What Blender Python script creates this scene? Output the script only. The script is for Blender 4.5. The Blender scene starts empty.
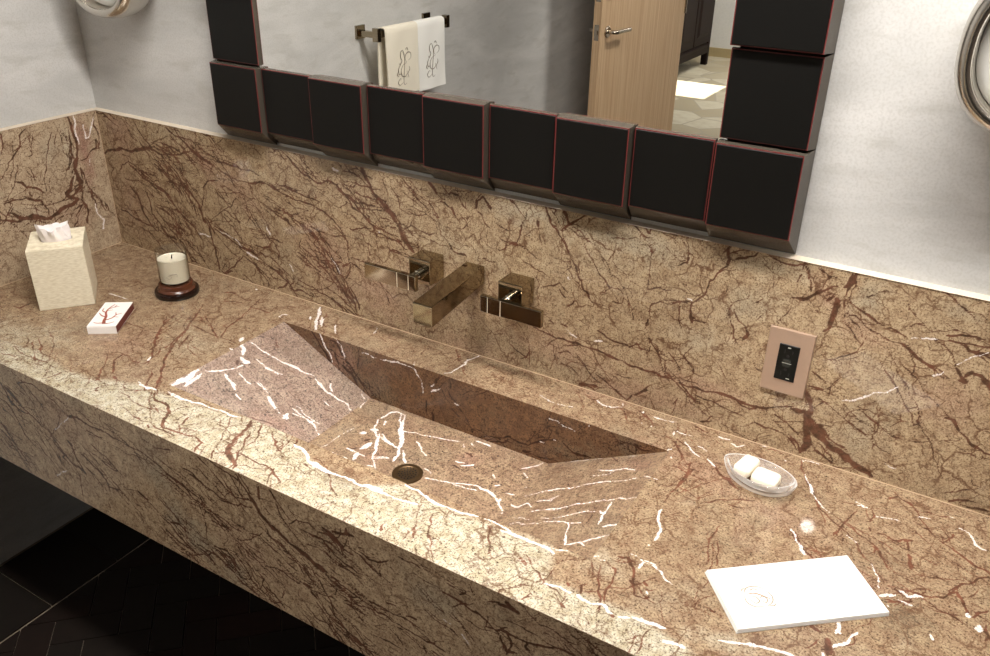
import bpy, bmesh, math, random
import numpy as np
from mathutils import Vector, Matrix, Euler

# ------------------------------------------------------------------ camera, world, lights, exposure
S = bpy.context.scene
COL = S.collection
H = 0.735                       # height of the stone counter above the floor
CEIL = 2.45

cam_d = bpy.data.cameras.new('camera')
cam = bpy.data.objects.new('camera', cam_d)
COL.objects.link(cam)
cam.location = (1.9573, -1.3122, 0.8764 + H)
cam.rotation_euler = (1.08737, -0.01601, 0.54555)
cam_d.sensor_width = 36.0
cam_d.lens = 849.85 / 990 * 36.0
cam_d.clip_start = 0.02
S.camera = cam

S.view_settings.view_transform = 'Standard'
S.view_settings.look = 'None'
S.view_settings.gamma = 1.0
S.view_settings.use_curve_mapping = False
S.view_settings.exposure = 0.0

W = bpy.data.worlds.new('world')
S.world = W
W.use_nodes = True
W.node_tree.nodes['Background'].inputs[0].default_value = (0.75, 0.85, 1.0, 1)
W.node_tree.nodes['Background'].inputs[1].default_value = 1.2


def lamp(name, kind, loc, energy, color, target=None, **kw):
    d = bpy.data.lights.new(name, kind)
    d.energy = energy
    d.color = color
    for k, v in kw.items():
        setattr(d, k, v)
    o = bpy.data.objects.new(name, d)
    COL.objects.link(o)
    o.location = loc
    if target is not None:
        o.rotation_euler = (Vector(target) - Vector(loc)).to_track_quat('-Z', 'Y').to_euler()
    return o


WARM = (1.0, 0.96, 0.91)
# long unseen fill panel added above the vanity, and a soft spot that pools on its front edge
lamp('fill_panel_vanity', 'AREA', (1.62, -0.60, CEIL - 0.02), 60, WARM, (1.62, -0.56, 0), shape='RECTANGLE', size=1.7, size_y=0.16)
lamp('ceiling_spot_vanity', 'SPOT', (1.12, -0.50, CEIL - 0.03), 55, WARM, (1.12, -0.50, 0), spot_size=math.radians(38), spot_blend=1.0, shadow_soft_size=0.06)
# small ceiling spots in the middle of the room: one towards the counter; door and apron fills are added
lamp('ceiling_spot_room', 'SPOT', (1.65, -2.0, CEIL - 0.03), 110, WARM, (1.84, -0.05, H + 0.12), spot_size=math.radians(16), spot_blend=1.0, shadow_soft_size=0.028)
lamp('fill_spot_door', 'SPOT', (1.3, -2.6, CEIL - 0.03), 130, WARM, (0.25, -2.9, 0.95), spot_size=math.radians(60), spot_blend=0.9, shadow_soft_size=0.2)
lamp('fill_spot_apron', 'SPOT', (1.1, -1.9, CEIL - 0.03), 55, WARM, (1.0, -0.55, H - 0.15), spot_size=math.radians(42), spot_blend=0.6, shadow_soft_size=0.06)
# unseen fill light added in the hall
lamp('hall_fill_panel', 'AREA', (0.5, -6.6, 2.58), 70, (1.0, 0.97, 0.92), (0.5, -6.6, 0), shape='RECTANGLE', size=1.2, size_y=1.2)
# the sun, falling through the opening cut for it in the hall ceiling
lamp('sun', 'SUN', (0, -6, 6), 14.0, (1.0, 0.96, 0.9), (0.0, -6.15, 0), angle=0.01)


rnd = random.Random(7)
PI = math.pi


# ------------------------------------------------------------------ small helpers
def tag(o, label=None, cat=None, group=None, kind=None):
    if label: o['label'] = label
    if cat: o['category'] = cat
    if group: o['group'] = group
    if kind: o['kind'] = kind
    return o


def thing(name, loc, label, cat, rz=0.0, group=None):
    o = bpy.data.objects.new(name, None)
    o.empty_display_size = 0.05
    COL.objects.link(o)
    o.location = loc
    o.rotation_euler = (0, 0, rz)
    return tag(o, label, cat, group)


class MB:
    """collects shapes into one mesh"""
    def __init__(self):
        self.bm = bmesh.new()

    def box(self, c, s, rot=None, bevel=0.0, seg=2):
        r = bmesh.ops.create_cube(self.bm, size=1.0)
        vs = r['verts']
        M = Matrix.Translation(c)
        if rot: M = M @ Euler(rot).to_matrix().to_4x4()
        M = M @ Matrix.Diagonal((s[0], s[1], s[2], 1))
        bmesh.ops.transform(self.bm, matrix=M, verts=vs)
        if bevel > 0:
            es = list({e for v in vs for e in v.link_edges})
            bmesh.ops.bevel(self.bm, geom=es, offset=bevel, segments=seg, profile=0.5, affect='EDGES')
        return self

    def frustum(self, a, b):
        """a, b: two loops of four points, joined and capped"""
        va = [self.bm.verts.new(p) for p in a]
        vb = [self.bm.verts.new(p) for p in b]
        n = len(a)
        self.bm.faces.new(va[::-1]); self.bm.faces.new(vb)
        for i in range(n):
            self.bm.faces.new((va[i], va[(i + 1) % n], vb[(i + 1) % n], vb[i]))
        return self

    def lathe(self, prof, n=48, c=(0, 0, 0), M=None, cap=True):
        """prof: list of (radius, z)"""
        rings = []
        for r, z in prof:
            if r < 1e-6:
                rings.append([self.bm.verts.new(self._t((0, 0, z), c, M))])
            else:
                rings.append([self.bm.verts.new(self._t((r * math.cos(2 * PI * i / n), r * math.sin(2 * PI * i / n), z), c, M)) for i in range(n)])
        for a, b in zip(rings[:-1], rings[1:]):
            for i in range(n):
                j = (i + 1) % n
                if len(a) == 1 and len(b) == 1: continue
                if len(a) == 1: self.bm.faces.new((a[0], b[j], b[i]))
                elif len(b) == 1: self.bm.faces.new((a[i], a[j], b[0]))
                else: self.bm.faces.new((a[i], a[j], b[j], b[i]))
        if cap:
            if len(rings[0]) > 1: self.bm.faces.new(rings[0][::-1])
            if len(rings[-1]) > 1: self.bm.faces.new(rings[-1])
        return self

    @staticmethod
    def _t(p, c, M):
        v = Vector(p)
        if M is not None: v = M @ v
        return v + Vector(c)

    def tube(self, pts, r, n=10, cap=True):
        pts = [Vector(p) for p in pts]
        rings = []
        rr = r if isinstance(r, (list, tuple)) else [r] * len(pts)
        up = Vector((0.13, 0.31, 0.94))
        for i, p in enumerate(pts):
            a = pts[max(0, i - 1)]; b = pts[min(len(pts) - 1, i + 1)]
            t = (b - a).normalized()
            u = t.cross(up)
            if u.length < 1e-3: u = t.cross(Vector((1, 0, 0)))
            u.normalize(); v = t.cross(u)
            rings.append([self.bm.verts.new(p + rr[i] * (math.cos(2 * PI * k / n) * u + math.sin(2 * PI * k / n) * v)) for k in range(n)])
        for a, b in zip(rings[:-1], rings[1:]):
            for k in range(n):
                self.bm.faces.new((a[k], a[(k + 1) % n], b[(k + 1) % n], b[k]))
        if cap:
            self.bm.faces.new(rings[0][::-1]); self.bm.faces.new(rings[-1])
        return self

    def grid(self, fn, nu, nv, closeu=False, closev=False):
        vs = [[self.bm.verts.new(fn(i, j)) for j in range(nv)] for i in range(nu)]
        for i in range(nu - (0 if closeu else 1)):
            for j in range(nv - (0 if closev else 1)):
                a, b = (i + 1) % nu, (j + 1) % nv
                self.bm.faces.new((vs[i][j], vs[a][j], vs[a][b], vs[i][b]))
        return vs

    def build(self, name, mat, parent=None, smooth=False, loc=None, rot=None, label=None):
        bmesh.ops.recalc_face_normals(self.bm, faces=self.bm.faces[:])
        me = bpy.data.meshes.new(name)
        self.bm.to_mesh(me); self.bm.free()
        if mat: me.materials.append(mat)
        if smooth:
            me.polygons.foreach_set('use_smooth', [True] * len(me.polygons))
            if smooth != 'all':
                me.set_sharp_from_angle(angle=math.radians(40))
        o = bpy.data.objects.new(name, me)
        COL.objects.link(o)
        if parent: o.parent = parent
        if loc: o.location = loc
        if rot: o.rotation_euler = rot
        if label: o['label'] = label
        return o


def smooth_path(pts, n=8):
    """Catmull-Rom through 2-D or 3-D points"""
    P = [Vector(p) for p in pts]
    out = []
    for i in range(len(P) - 1):
        p0 = P[max(0, i - 1)]; p1 = P[i]; p2 = P[i + 1]; p3 = P[min(len(P) - 1, i + 2)]
        for k in range(n):
            t = k / n
            out.append(0.5 * ((2 * p1) + (p2 - p0) * t + (2 * p0 - 5 * p1 + 4 * p2 - p3) * t * t + (3 * p1 - p0 - 3 * p2 + p3) * t ** 3))
    out.append(P[-1])
    return out


# ------------------------------------------------------------------ materials
def srgb(r, g, b):
    f = lambda c: (c / 255 / 12.92) if c / 255 <= 0.04045 else ((c / 255 + 0.055) / 1.055) ** 2.4
    return (f(r), f(g), f(b), 1.0)


class NT:
    def __init__(self, name):
        self.m = bpy.data.materials.new(name)
        self.m.use_nodes = True
        self.t = self.m.node_tree
        self.b = self.t.nodes['Principled BSDF']
        self.out = self.t.nodes['Material Output']

    def n(self, kind, **kw):
        nd = self.t.nodes.new(kind)
        for k, v in kw.items(): setattr(nd, k, v)
        return nd

    def put(self, sock, v):
        if isinstance(v, bpy.types.NodeSocket): self.t.links.new(v, sock)
        elif v is not None: sock.default_value = v

    def math(self, op, a, b=None, c=None, clamp=False):
        nd = self.n('ShaderNodeMath', operation=op, use_clamp=clamp)
        self.put(nd.inputs[0], a); self.put(nd.inputs[1], b)
        if c is not None: self.put(nd.inputs[2], c)
        return nd.outputs[0]

    def ramp(self, x, lo, hi, a=0.0, b=1.0):
        nd = self.n('ShaderNodeMapRange', interpolation_type='SMOOTHSTEP')
        self.put(nd.inputs['Value'], x)
        nd.inputs['From Min'].default_value = lo; nd.inputs['From Max'].default_value = hi
        nd.inputs['To Min'].default_value = a; nd.inputs['To Max'].default_value = b
        return nd.outputs[0]

    def mix(self, f, a, b, blend='MIX'):
        nd = self.n('ShaderNodeMix', data_type='RGBA', blend_type=blend)
        self.put(nd.inputs[0], f); self.put(nd.inputs[6], a); self.put(nd.inputs[7], b)
        return nd.outputs[2]

    def coord(self, scale=(1, 1, 1), kind='Object', rot=(0, 0, 0)):
        tc = self.n('ShaderNodeTexCoord'); mp = self.n('ShaderNodeMapping')
        self.t.links.new(tc.outputs[kind], mp.inputs[0])
        mp.inputs['Scale'].default_value = scale
        mp.inputs['Rotation'].default_value = rot
        return mp.outputs[0]

    def noise(self, co, scale, detail=4, rough=0.5, dist=0.0, out=0):
        nd = self.n('ShaderNodeTexNoise')
        self.put(nd.inputs['Vector'], co)
        nd.inputs['Scale'].default_value = scale
        nd.inputs['Detail'].default_value = detail
        nd.inputs['Roughness'].default_value = rough
        nd.inputs['Distortion'].default_value = dist
        return nd.outputs[out]

    def bump(self, h, strength, dist):
        nd = self.n('ShaderNodeBump')
        nd.inputs['Strength'].default_value = strength
        nd.inputs['Distance'].default_value = dist
        self.put(nd.inputs['Height'], h)
        self.t.links.new(nd.outputs[0], self.b.inputs['Normal'])

    def base(self, color, rough=0.5, metal=0.0, spec=None):
        self.put(self.b.inputs['Base Color'], color)
        self.put(self.b.inputs['Roughness'], rough)
        self.b.inputs['Metallic'].default_value = metal
        if spec is not None: self.b.inputs['Specular IOR Level'].default_value = spec
        return self


def plain(name, c, rough=0.5, metal=0.0, var=0.06, scale=60, spec=None, bump=0.0):
    t = NT(name)
    co = t.coord()
    n = t.noise(co, scale, 5)
    dark = tuple(x * (1 - 2 * var) for x in c[:3]) + (1,)
    lite = tuple(min(1, x * (1 + var)) for x in c[:3]) + (1,)
    t.base(t.mix(n, dark, lite), rough, metal, spec)
    if bump: t.bump(n, bump, 0.001)
    return t.m


def thin_glass(name, tint=(0.97, 0.97, 0.96, 1), edge=0.55, edge_col=(0.25, 0.25, 0.23, 1)):
    """clear glass wall that light passes straight through, with reflections and darker grazing edges"""
    t = NT(name)
    lw = t.n('ShaderNodeLayerWeight'); lw.inputs[0].default_value = 0.35
    tr = t.n('ShaderNodeBsdfTransparent'); gl = t.n('ShaderNodeBsdfGlossy')
    f = t.math('POWER', lw.outputs['Facing'], 2.2)
    nz = t.noise(t.coord(), 8, 2)
    col = t.mix(t.math('MULTIPLY', f, edge), tint, edge_col)
    t.put(tr.inputs[0], col)
    gl.inputs['Roughness'].default_value = 0.02
    l2 = t.n('ShaderNodeLayerWeight'); l2.inputs[0].default_value = 0.5
    sch = t.math('MULTIPLY_ADD', t.math('POWER', l2.outputs['Facing'], 4.0), 0.55, 0.03)
    mx = t.n('ShaderNodeMixShader')
    t.put(mx.inputs[0], t.math('MULTIPLY_ADD', nz, 0.02, sch)); t.put(mx.inputs[1], tr.outputs[0]); t.put(mx.inputs[2], gl.outputs[0])
    t.t.links.new(mx.outputs[0], t.out.inputs['Surface'])
    return t.m


def stone(name, c_light, c_mid, c_dark, crack=0.6, streak=None, grain=1.0, rough=0.035, vmul=1.0):
    """polished brown 'rainforest' marble: mottled ground, hand-laid veins from the 'vein' attribute, fine random cracks"""
    t = NT(name)
    co = t.coord()
    at = t.n('ShaderNodeAttribute'); at.attribute_name = 'vein'
    sep = t.n('ShaderNodeSeparateColor'); t.t.links.new(at.outputs['Color'], sep.inputs[0])
    vd, vw, vl = sep.outputs[0], sep.outputs[1], sep.outputs[2]
    a2 = t.n('ShaderNodeAttribute'); a2.attribute_name = 'patch'
    s2 = t.n('ShaderNodeSeparateColor'); t.t.links.new(a2.outputs['Color'], s2.inputs[0])
    pk, pp, pg = s2.outputs[0], s2.outputs[1], s2.outputs[2]
    big = t.noise(co, 7, 4, 0.6, 0.6)
    med = t.noise(co, 45, 6, 0.65)
    fine = t.noise(co, 330, 3, 0.75)
    fine2 = t.noise(co, 130, 5, 0.75)
    g = t.mix(t.ramp(med, 0.36, 0.66), c_mid, c_light)
    g = t.mix(t.ramp(big, 0.52, 0.75, 0, 0.55), g, tuple(0.55 * a + 0.45 * b for a, b in zip(c_mid, (0.25, 0.24, 0.17, 1))))
    # patches laid by hand: dark mottling, pink-red zones, pale yellow zones
    g = t.mix(t.math('MULTIPLY', pp, t.ramp(med, 0.25, 0.6, 0.5, 1.0)), g, (0.36, 0.20, 0.15, 1))
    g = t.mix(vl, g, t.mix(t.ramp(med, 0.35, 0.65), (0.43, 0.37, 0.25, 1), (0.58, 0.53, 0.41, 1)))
    g = t.mix(t.math('MULTIPLY', pg, 0.6), g, (0.36, 0.34, 0.26, 1))
    # grain
    gr = t.ramp(fine, 0.50, 0.66, 0, 0.75 * grain)
    g = t.mix(gr, g, c_dark)
    gr2 = t.ramp(fine2, 0.52, 0.68, 0, 0.75 * grain)
    g = t.mix(gr2, g, tuple(x * 0.75 for x in c_dark[:3]) + (1,))
    sp = t.ramp(fine, 0.46, 0.32, 0, 0.4 * grain)
    g = t.mix(sp, g, tuple(min(1, x * 1.35) for x in c_light[:3]) + (1,))
    dk = t.math('MULTIPLY', pk, t.ramp(fine2, 0.35, 0.6, 0.35, 1.0))
    g = t.mix(t.math('MULTIPLY', dk, 0.75), g, (0.10, 0.075, 0.05, 1))
    # streaks
    if streak:
        cs = t.coord(scale=streak[0], rot=streak[1])
        st = t.noise(cs, streak[2], 5, 0.6, 0.3)
        ln = t.math('ABSOLUTE', t.math('SUBTRACT', st, 0.5))
        g = t.mix(t.ramp(ln, 0.035, 0.0, 0, streak[3]), g, (0.12, 0.06, 0.035, 1))
    # cracks
    wn = t.n('ShaderNodeTexNoise'); t.put(wn.inputs['Vector'], co)
    wn.inputs['Scale'].default_value = 22; wn.inputs['Detail'].default_value = 5
    wv = t.n('ShaderNodeVectorMath', operation='MULTIPLY_ADD')
    t.put(wv.inputs[0], wn.outputs['Color']); wv.inputs[1].default_value = (0.07, 0.07, 0.07); t.put(wv.inputs[2], co)
    for sc, wd, amt in ((15, 0.042, 1.1), (34, 0.06, 0.95), (75, 0.08, 0.6)):
        vo = t.n('ShaderNodeTexVoronoi', feature='DISTANCE_TO_EDGE')
        t.put(vo.inputs['Vector'], wv.outputs[0]); vo.inputs['Scale'].default_value = sc
        mk = t.ramp(t.noise(co, sc * 0.7, 3), 0.44, 0.58)
        ln = t.math('MULTIPLY', t.ramp(vo.outputs['Distance'], wd, 0.0), mk)
        g = t.mix(t.math('MULTIPLY', ln, crack * amt), g, (0.13, 0.065, 0.035, 1))
    # hand-laid veins
    vcol = t.mix(t.ramp(med, 0.35, 0.65), tuple(x * vmul for x in (0.046, 0.021, 0.012)) + (1,), tuple(x * vmul for x in (0.135, 0.050, 0.029)) + (1,))
    edge = t.math('MULTIPLY_ADD', t.math('SUBTRACT', fine2, 0.5), 0.6, vd)
    g = t.mix(t.math('MULTIPLY', t.ramp(edge, 0.2, 0.75, 0, 0.92), t.ramp(vd, 0.02, 0.12)), g, vcol)
    we = t.math('MULTIPLY_ADD', t.math('SUBTRACT', fine2, 0.5), 2.2, t.math('MULTIPLY_ADD', t.math('SUBTRACT', fine, 0.5), 1.6, vw))
    g = t.mix(t.math('MULTIPLY', t.ramp(we, 0.28, 0.70, 0, 0.95), t.ramp(vw, 0.03, 0.15)), g, t.mix(t.ramp(fine, 0.4, 0.6), (0.68, 0.56, 0.50, 1), (0.94, 0.90, 0.87, 1)))
    t.base(g, rough, 0, 0.5)
    return t.m


M = {}
M['stone_wall'] = stone('marble_backsplash', srgb(186, 164, 132), srgb(158, 134, 106), srgb(88, 62, 44), 0.85, grain=1.15, rough=0.02)
M['stone_left'] = stone('marble_left_backsplash', srgb(196, 176, 148), srgb(174, 152, 126), srgb(100, 68, 50), 0.5)
M['stone_top'] = stone('marble_counter', srgb(170, 148, 119), srgb(144, 118, 94), srgb(74, 50, 37), 0.75, grain=1.3, vmul=1.4, rough=0.02)
M['stone_front'] = stone('marble_apron', srgb(206, 180, 146), srgb(178, 150, 120), srgb(92, 62, 44), 0.5, rough=0.22)
M['stone_basin'] = stone('marble_basin', srgb(166, 142, 114), srgb(140, 114, 92), srgb(68, 46, 36), 0.35, grain=1.3, rough=0.4)
M['stone_ramp'] = stone('marble_basin_ramp', srgb(170, 148, 130), srgb(142, 118, 104), srgb(64, 48, 42), 0.25, grain=1.45, rough=0.45)
M['stone_basin_shaded'] = stone('marble_basin_shaded', srgb(122, 90, 64), srgb(98, 70, 49), srgb(46, 27, 18), 0.7, rough=0.2, vmul=0.45, grain=1.2)  # basin marble with the back wall's shade put into its colours
M['caulk'] = plain('pale_caulk', srgb(206, 192, 172), 0.6)

t = NT('grey_stone_wall'); co = t.coord((1, 1, 3.2)); co2 = t.coord()
a = t.noise(co, 2.2, 6, 0.6, 0.8); b = t.noise(co, 9, 5, 0.6, 0.5); c = t.noise(co2, 260, 2)
g = t.mix(t.ramp(a, 0.3, 0.7), srgb(192, 191, 188), srgb(214, 212, 209))
g = t.mix(t.ramp(b, 0.5, 0.75, 0, 0.4), g, srgb(168, 165, 156))
g = t.mix(t.ramp(c, 0.4, 0.7, 0, 0.25), g, srgb(160, 156, 148))
t.base(g, 0.55); M['wall'] = t.m
M['joint'] = plain('tan_joint', srgb(196, 168, 138), 0.5)
M['ceiling'] = plain('grey_ceiling', srgb(150, 146, 138), 0.9)  # greyed to lower the bounce light in the room
M['dark_wall'] = plain('dark_brown_plaster', srgb(62, 52, 44), 0.8)  # wall colour made dark to cut the room's bounce light
M['hall_wall'] = plain('white_plaster', srgb(226, 224, 220), 0.9)
M['grout'] = plain('grey_grout', srgb(128, 114, 98), 0.9)

t = NT('dark_clay_tile'); co = t.coord()
oi = t.n('ShaderNodeNewGeometry')
g = t.mix(t.ramp(t.noise(co, 3.7, 1), 0.35, 0.65), srgb(20, 12, 9), srgb(31, 18, 13))
g = t.mix(t.ramp(oi.outputs['Random Per Island'], 0, 1), g, srgb(24, 19, 15))
t.base(t.mix(t.ramp(t.noise(co, 40, 5), 0.4, 0.8, 0, 0.4), g, srgb(16, 11, 9)), 0.7, spec=0.12); M['floor_tile'] = t.m

t = NT('flagstone'); co = t.coord()
vo = t.n('ShaderNodeTexVoronoi'); t.put(vo.inputs['Vector'], co); vo.inputs['Scale'].default_value = 3.2
ve = t.n('ShaderNodeTexVoronoi', feature='DISTANCE_TO_EDGE'); t.put(ve.inputs['Vector'], co); ve.inputs['Scale'].default_value = 3.2
sx = t.n('ShaderNodeSeparateColor'); t.t.links.new(vo.outputs['Color'], sx.inputs[0])
g = t.mix(t.ramp(sx.outputs[0], 0.1, 0.9), srgb(206, 198, 176), srgb(172, 160, 134))
g = t.mix(t.ramp(t.noise(co, 14, 5), 0.4, 0.7, 0, 0.4), g, srgb(176, 160, 130))
g = t.mix(t.ramp(ve.outputs['Distance'], 0.03, 0.01), g, srgb(168, 158, 138))
t.base(g, 0.6); M['flagstone'] = t.m

t = NT('brushed_bronze'); co = t.coord((1, 1, 1))
n1 = t.noise(t.coord((6, 6, 260)), 3, 4)
t.base(t.mix(n1, srgb(150, 138, 118), srgb(172, 160, 138)), t.ramp(n1, 0.2, 0.8, 0.06, 0.12), 1.0); M['bronze'] = t.m
M['chrome'] = plain('polished_chrome', srgb(222, 216, 208), 0.06, 1.0, 0.02)
M['plate_metal'] = plain('satin_bronze_plate', srgb(176, 150, 130), 0.38, 0.35, 0.03, 200)
M['dark_plastic'] = plain('black_plastic', srgb(11, 13, 11), 0.4, 0, 0.1, spec=0.25)
M['slot'] = plain('slot_black', srgb(5, 5, 5), 0.6)
M['button'] = plain('dark_grey_plastic', srgb(44, 46, 42), 0.25)
M['mark'] = plain('pale_print', srgb(190, 190, 178), 0.5)
M['drain'] = plain('aged_bronze', srgb(96, 76, 52), 0.35, 0.8, 0.1)
M['black_tile'] = plain('black_leather_tile', srgb(13, 12, 10), 0.5, 0, 0.12, 300, 0.22)
M['tile_edge'] = plain('red_brown_edge', srgb(112, 42, 40), 0.5)
M['tile_body'] = plain('grey_brown_lacquer', srgb(84, 77, 68), 0.25, 0.2, 0.08)
M['mirror'] = NT('mirror_silver').base((0.93, 0.93, 0.91, 1), 0.0, 1.0).m
M['linen'] = None
t = NT('cream_linen'); w = t.n('ShaderNodeTexWave', wave_type='BANDS', bands_direction='Z')
t.put(w.inputs['Vector'], t.coord()); w.inputs['Scale'].default_value = 120; w.inputs['Distortion'].default_value = 3.0; w.inputs['Detail'].default_value = 3
nn = t.noise(t.coord((30, 30, 220)), 3, 4)
t.base(t.mix(t.ramp(nn, 0.3, 0.75), srgb(240, 230, 206), srgb(214, 200, 170)), 0.8); t.bump(nn, 0.25, 0.0006); M['linen'] = t.m
M['tissue'] = plain('white_tissue', srgb(246, 238, 236), 0.9, 0, 0.02)
M['paper'] = plain('white_paper', srgb(232, 229, 224), 0.85, 0, 0.02, 300)
M['matchbox_white'] = plain('white_card', srgb(244, 238, 232), 0.6, 0, 0.02)
M['striker'] = plain('red_brown_striker', srgb(110, 52, 38), 0.9, 0, 0.2, 300)
M['coral'] = plain('coral_ink', srgb(168, 86, 62), 0.7, 0, 0.2, 300)
M['ink'] = plain('grey_brown_ink', srgb(140, 128, 112), 0.7, 0, 0.1, 300)
M['gold_ink'] = plain('tan_ink', srgb(150, 110, 66), 0.7, 0, 0.1, 300)
M['pale_ink'] = plain('pale_embossing', srgb(150, 140, 118), 0.7, 0, 0.05, 300)
M['wax'] = plain('candle_wax', srgb(246, 238, 216), 0.45, 0, 0.02)
M['wick'] = plain('burnt_wick', srgb(24, 20, 18), 0.9)
t = NT('dark_turned_wood'); n1 = t.noise(t.coord((1, 1, 14)), 30, 5)
t.base(t.mix(n1, srgb(16, 8, 6), srgb(36, 18, 12)), 0.2); M['dark_wood'] = t.m
t = NT('brown_turned_wood'); n1 = t.noise(t.coord((1, 1, 14)), 30, 5)
t.base(t.mix(n1, srgb(58, 28, 16), srgb(98, 56, 36)), 0.22); M['brown_wood'] = t.m
M['soap'] = plain('cream_soap', srgb(250, 240, 220), 0.42, 0, 0.02)
t = NT('clear_glass'); t.base((0.96, 0.96, 0.95, 1), t.ramp(t.noise(t.coord(), 20), 0, 1, 0.0, 0.02)); t.b.inputs['Transmission Weight'].default_value = 1.0; t.b.inputs['IOR'].default_value = 1.47; M['glass'] = t.m
M['thin_glass'] = thin_glass('thin_clear_glass', (0.93, 0.93, 0.92, 1), 0.6, (0.5, 0.49, 0.46, 1))
t = NT('glint_edged_glass'); lw = t.n('ShaderNodeLayerWeight'); lw.inputs[0].default_value = 0.5
t.base((0.98, 0.97, 0.96, 1), 0.05); t.b.inputs['Specular IOR Level'].default_value = 0.8
tr = t.n('ShaderNodeBsdfTransparent'); tr.inputs[0].default_value = (0.97, 0.97, 0.97, 1)
mx = t.n('ShaderNodeMixShader'); t.put(mx.inputs[0], t.math('MULTIPLY_ADD', t.ramp(lw.outputs['Facing'], 0.3, 0.9), 0.8, t.ramp(t.noise(t.coord(), 30), 0.3, 0.7, 0.06, 0.12)))  # white at grazing angles stands in for light reflections on the rim
t.put(mx.inputs[1], tr.outputs[0]); t.put(mx.inputs[2], t.b.outputs[0]); t.t.links.new(mx.outputs[0], t.out.inputs['Surface']); M['dish_glass'] = t.m
M['shade_glass'] = thin_glass('thick_shade_glass', (0.96, 0.955, 0.94, 1), 0.6, (0.30, 0.29, 0.26, 1))
t = NT('lit_bulb'); t.base((1, 1, 1, 1), 0.4); t.put(t.b.inputs['Emission Color'], (1.0, 0.9, 0.76, 1)); t.b.inputs['Emission Strength'].default_value = 0.4; M['bulb'] = t.m
M['inlay'] = plain('bright_inlay', srgb(214, 202, 180), 0.45, 0.3, 0.03)
M['frosted'] = plain('frosted_white_glass', srgb(208, 206, 200), 0.15, 0, 0.02)
M['nickel'] = plain('polished_nickel', srgb(206, 201, 192), 0.22, 1.0, 0.02)
M['steel'] = plain('satin_steel', srgb(190, 180, 166), 0.25, 1.0, 0.04)
t = NT('oak_veneer'); n1 = t.noise(t.coord((70, 70, 1.4)), 1.6, 6, 0.6, 0.3); n2 = t.noise(t.coord((300, 300, 6)), 1, 3)
g = t.mix(t.ramp(n1, 0.3, 0.72), srgb(208, 178, 142), srgb(184, 150, 114)); g = t.mix(t.ramp(n2, 0.5, 0.8, 0, 0.3), g, srgb(160, 126, 92))
t.base(g, 0.45); M['oak'] = t.m
M['towel_cream'] = plain('cream_cotton', srgb(236, 228, 210), 0.95, 0, 0.03, 500, bump=0.2)
M['towel_white'] = plain('white_cotton', srgb(246, 244, 238), 0.95, 0, 0.03, 500, bump=0.2)
t = NT('old_dark_cabinet_wood'); n1 = t.noise(t.coord((1, 10, 1)), 18, 5)
t.base(t.mix(n1, srgb(15, 8, 6), srgb(34, 18, 13)), 0.6, spec=0.2); M['cabinet'] = t.m
M['baseboard'] = plain('tan_stone_skirting', srgb(176, 158, 118), 0.6)

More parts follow.
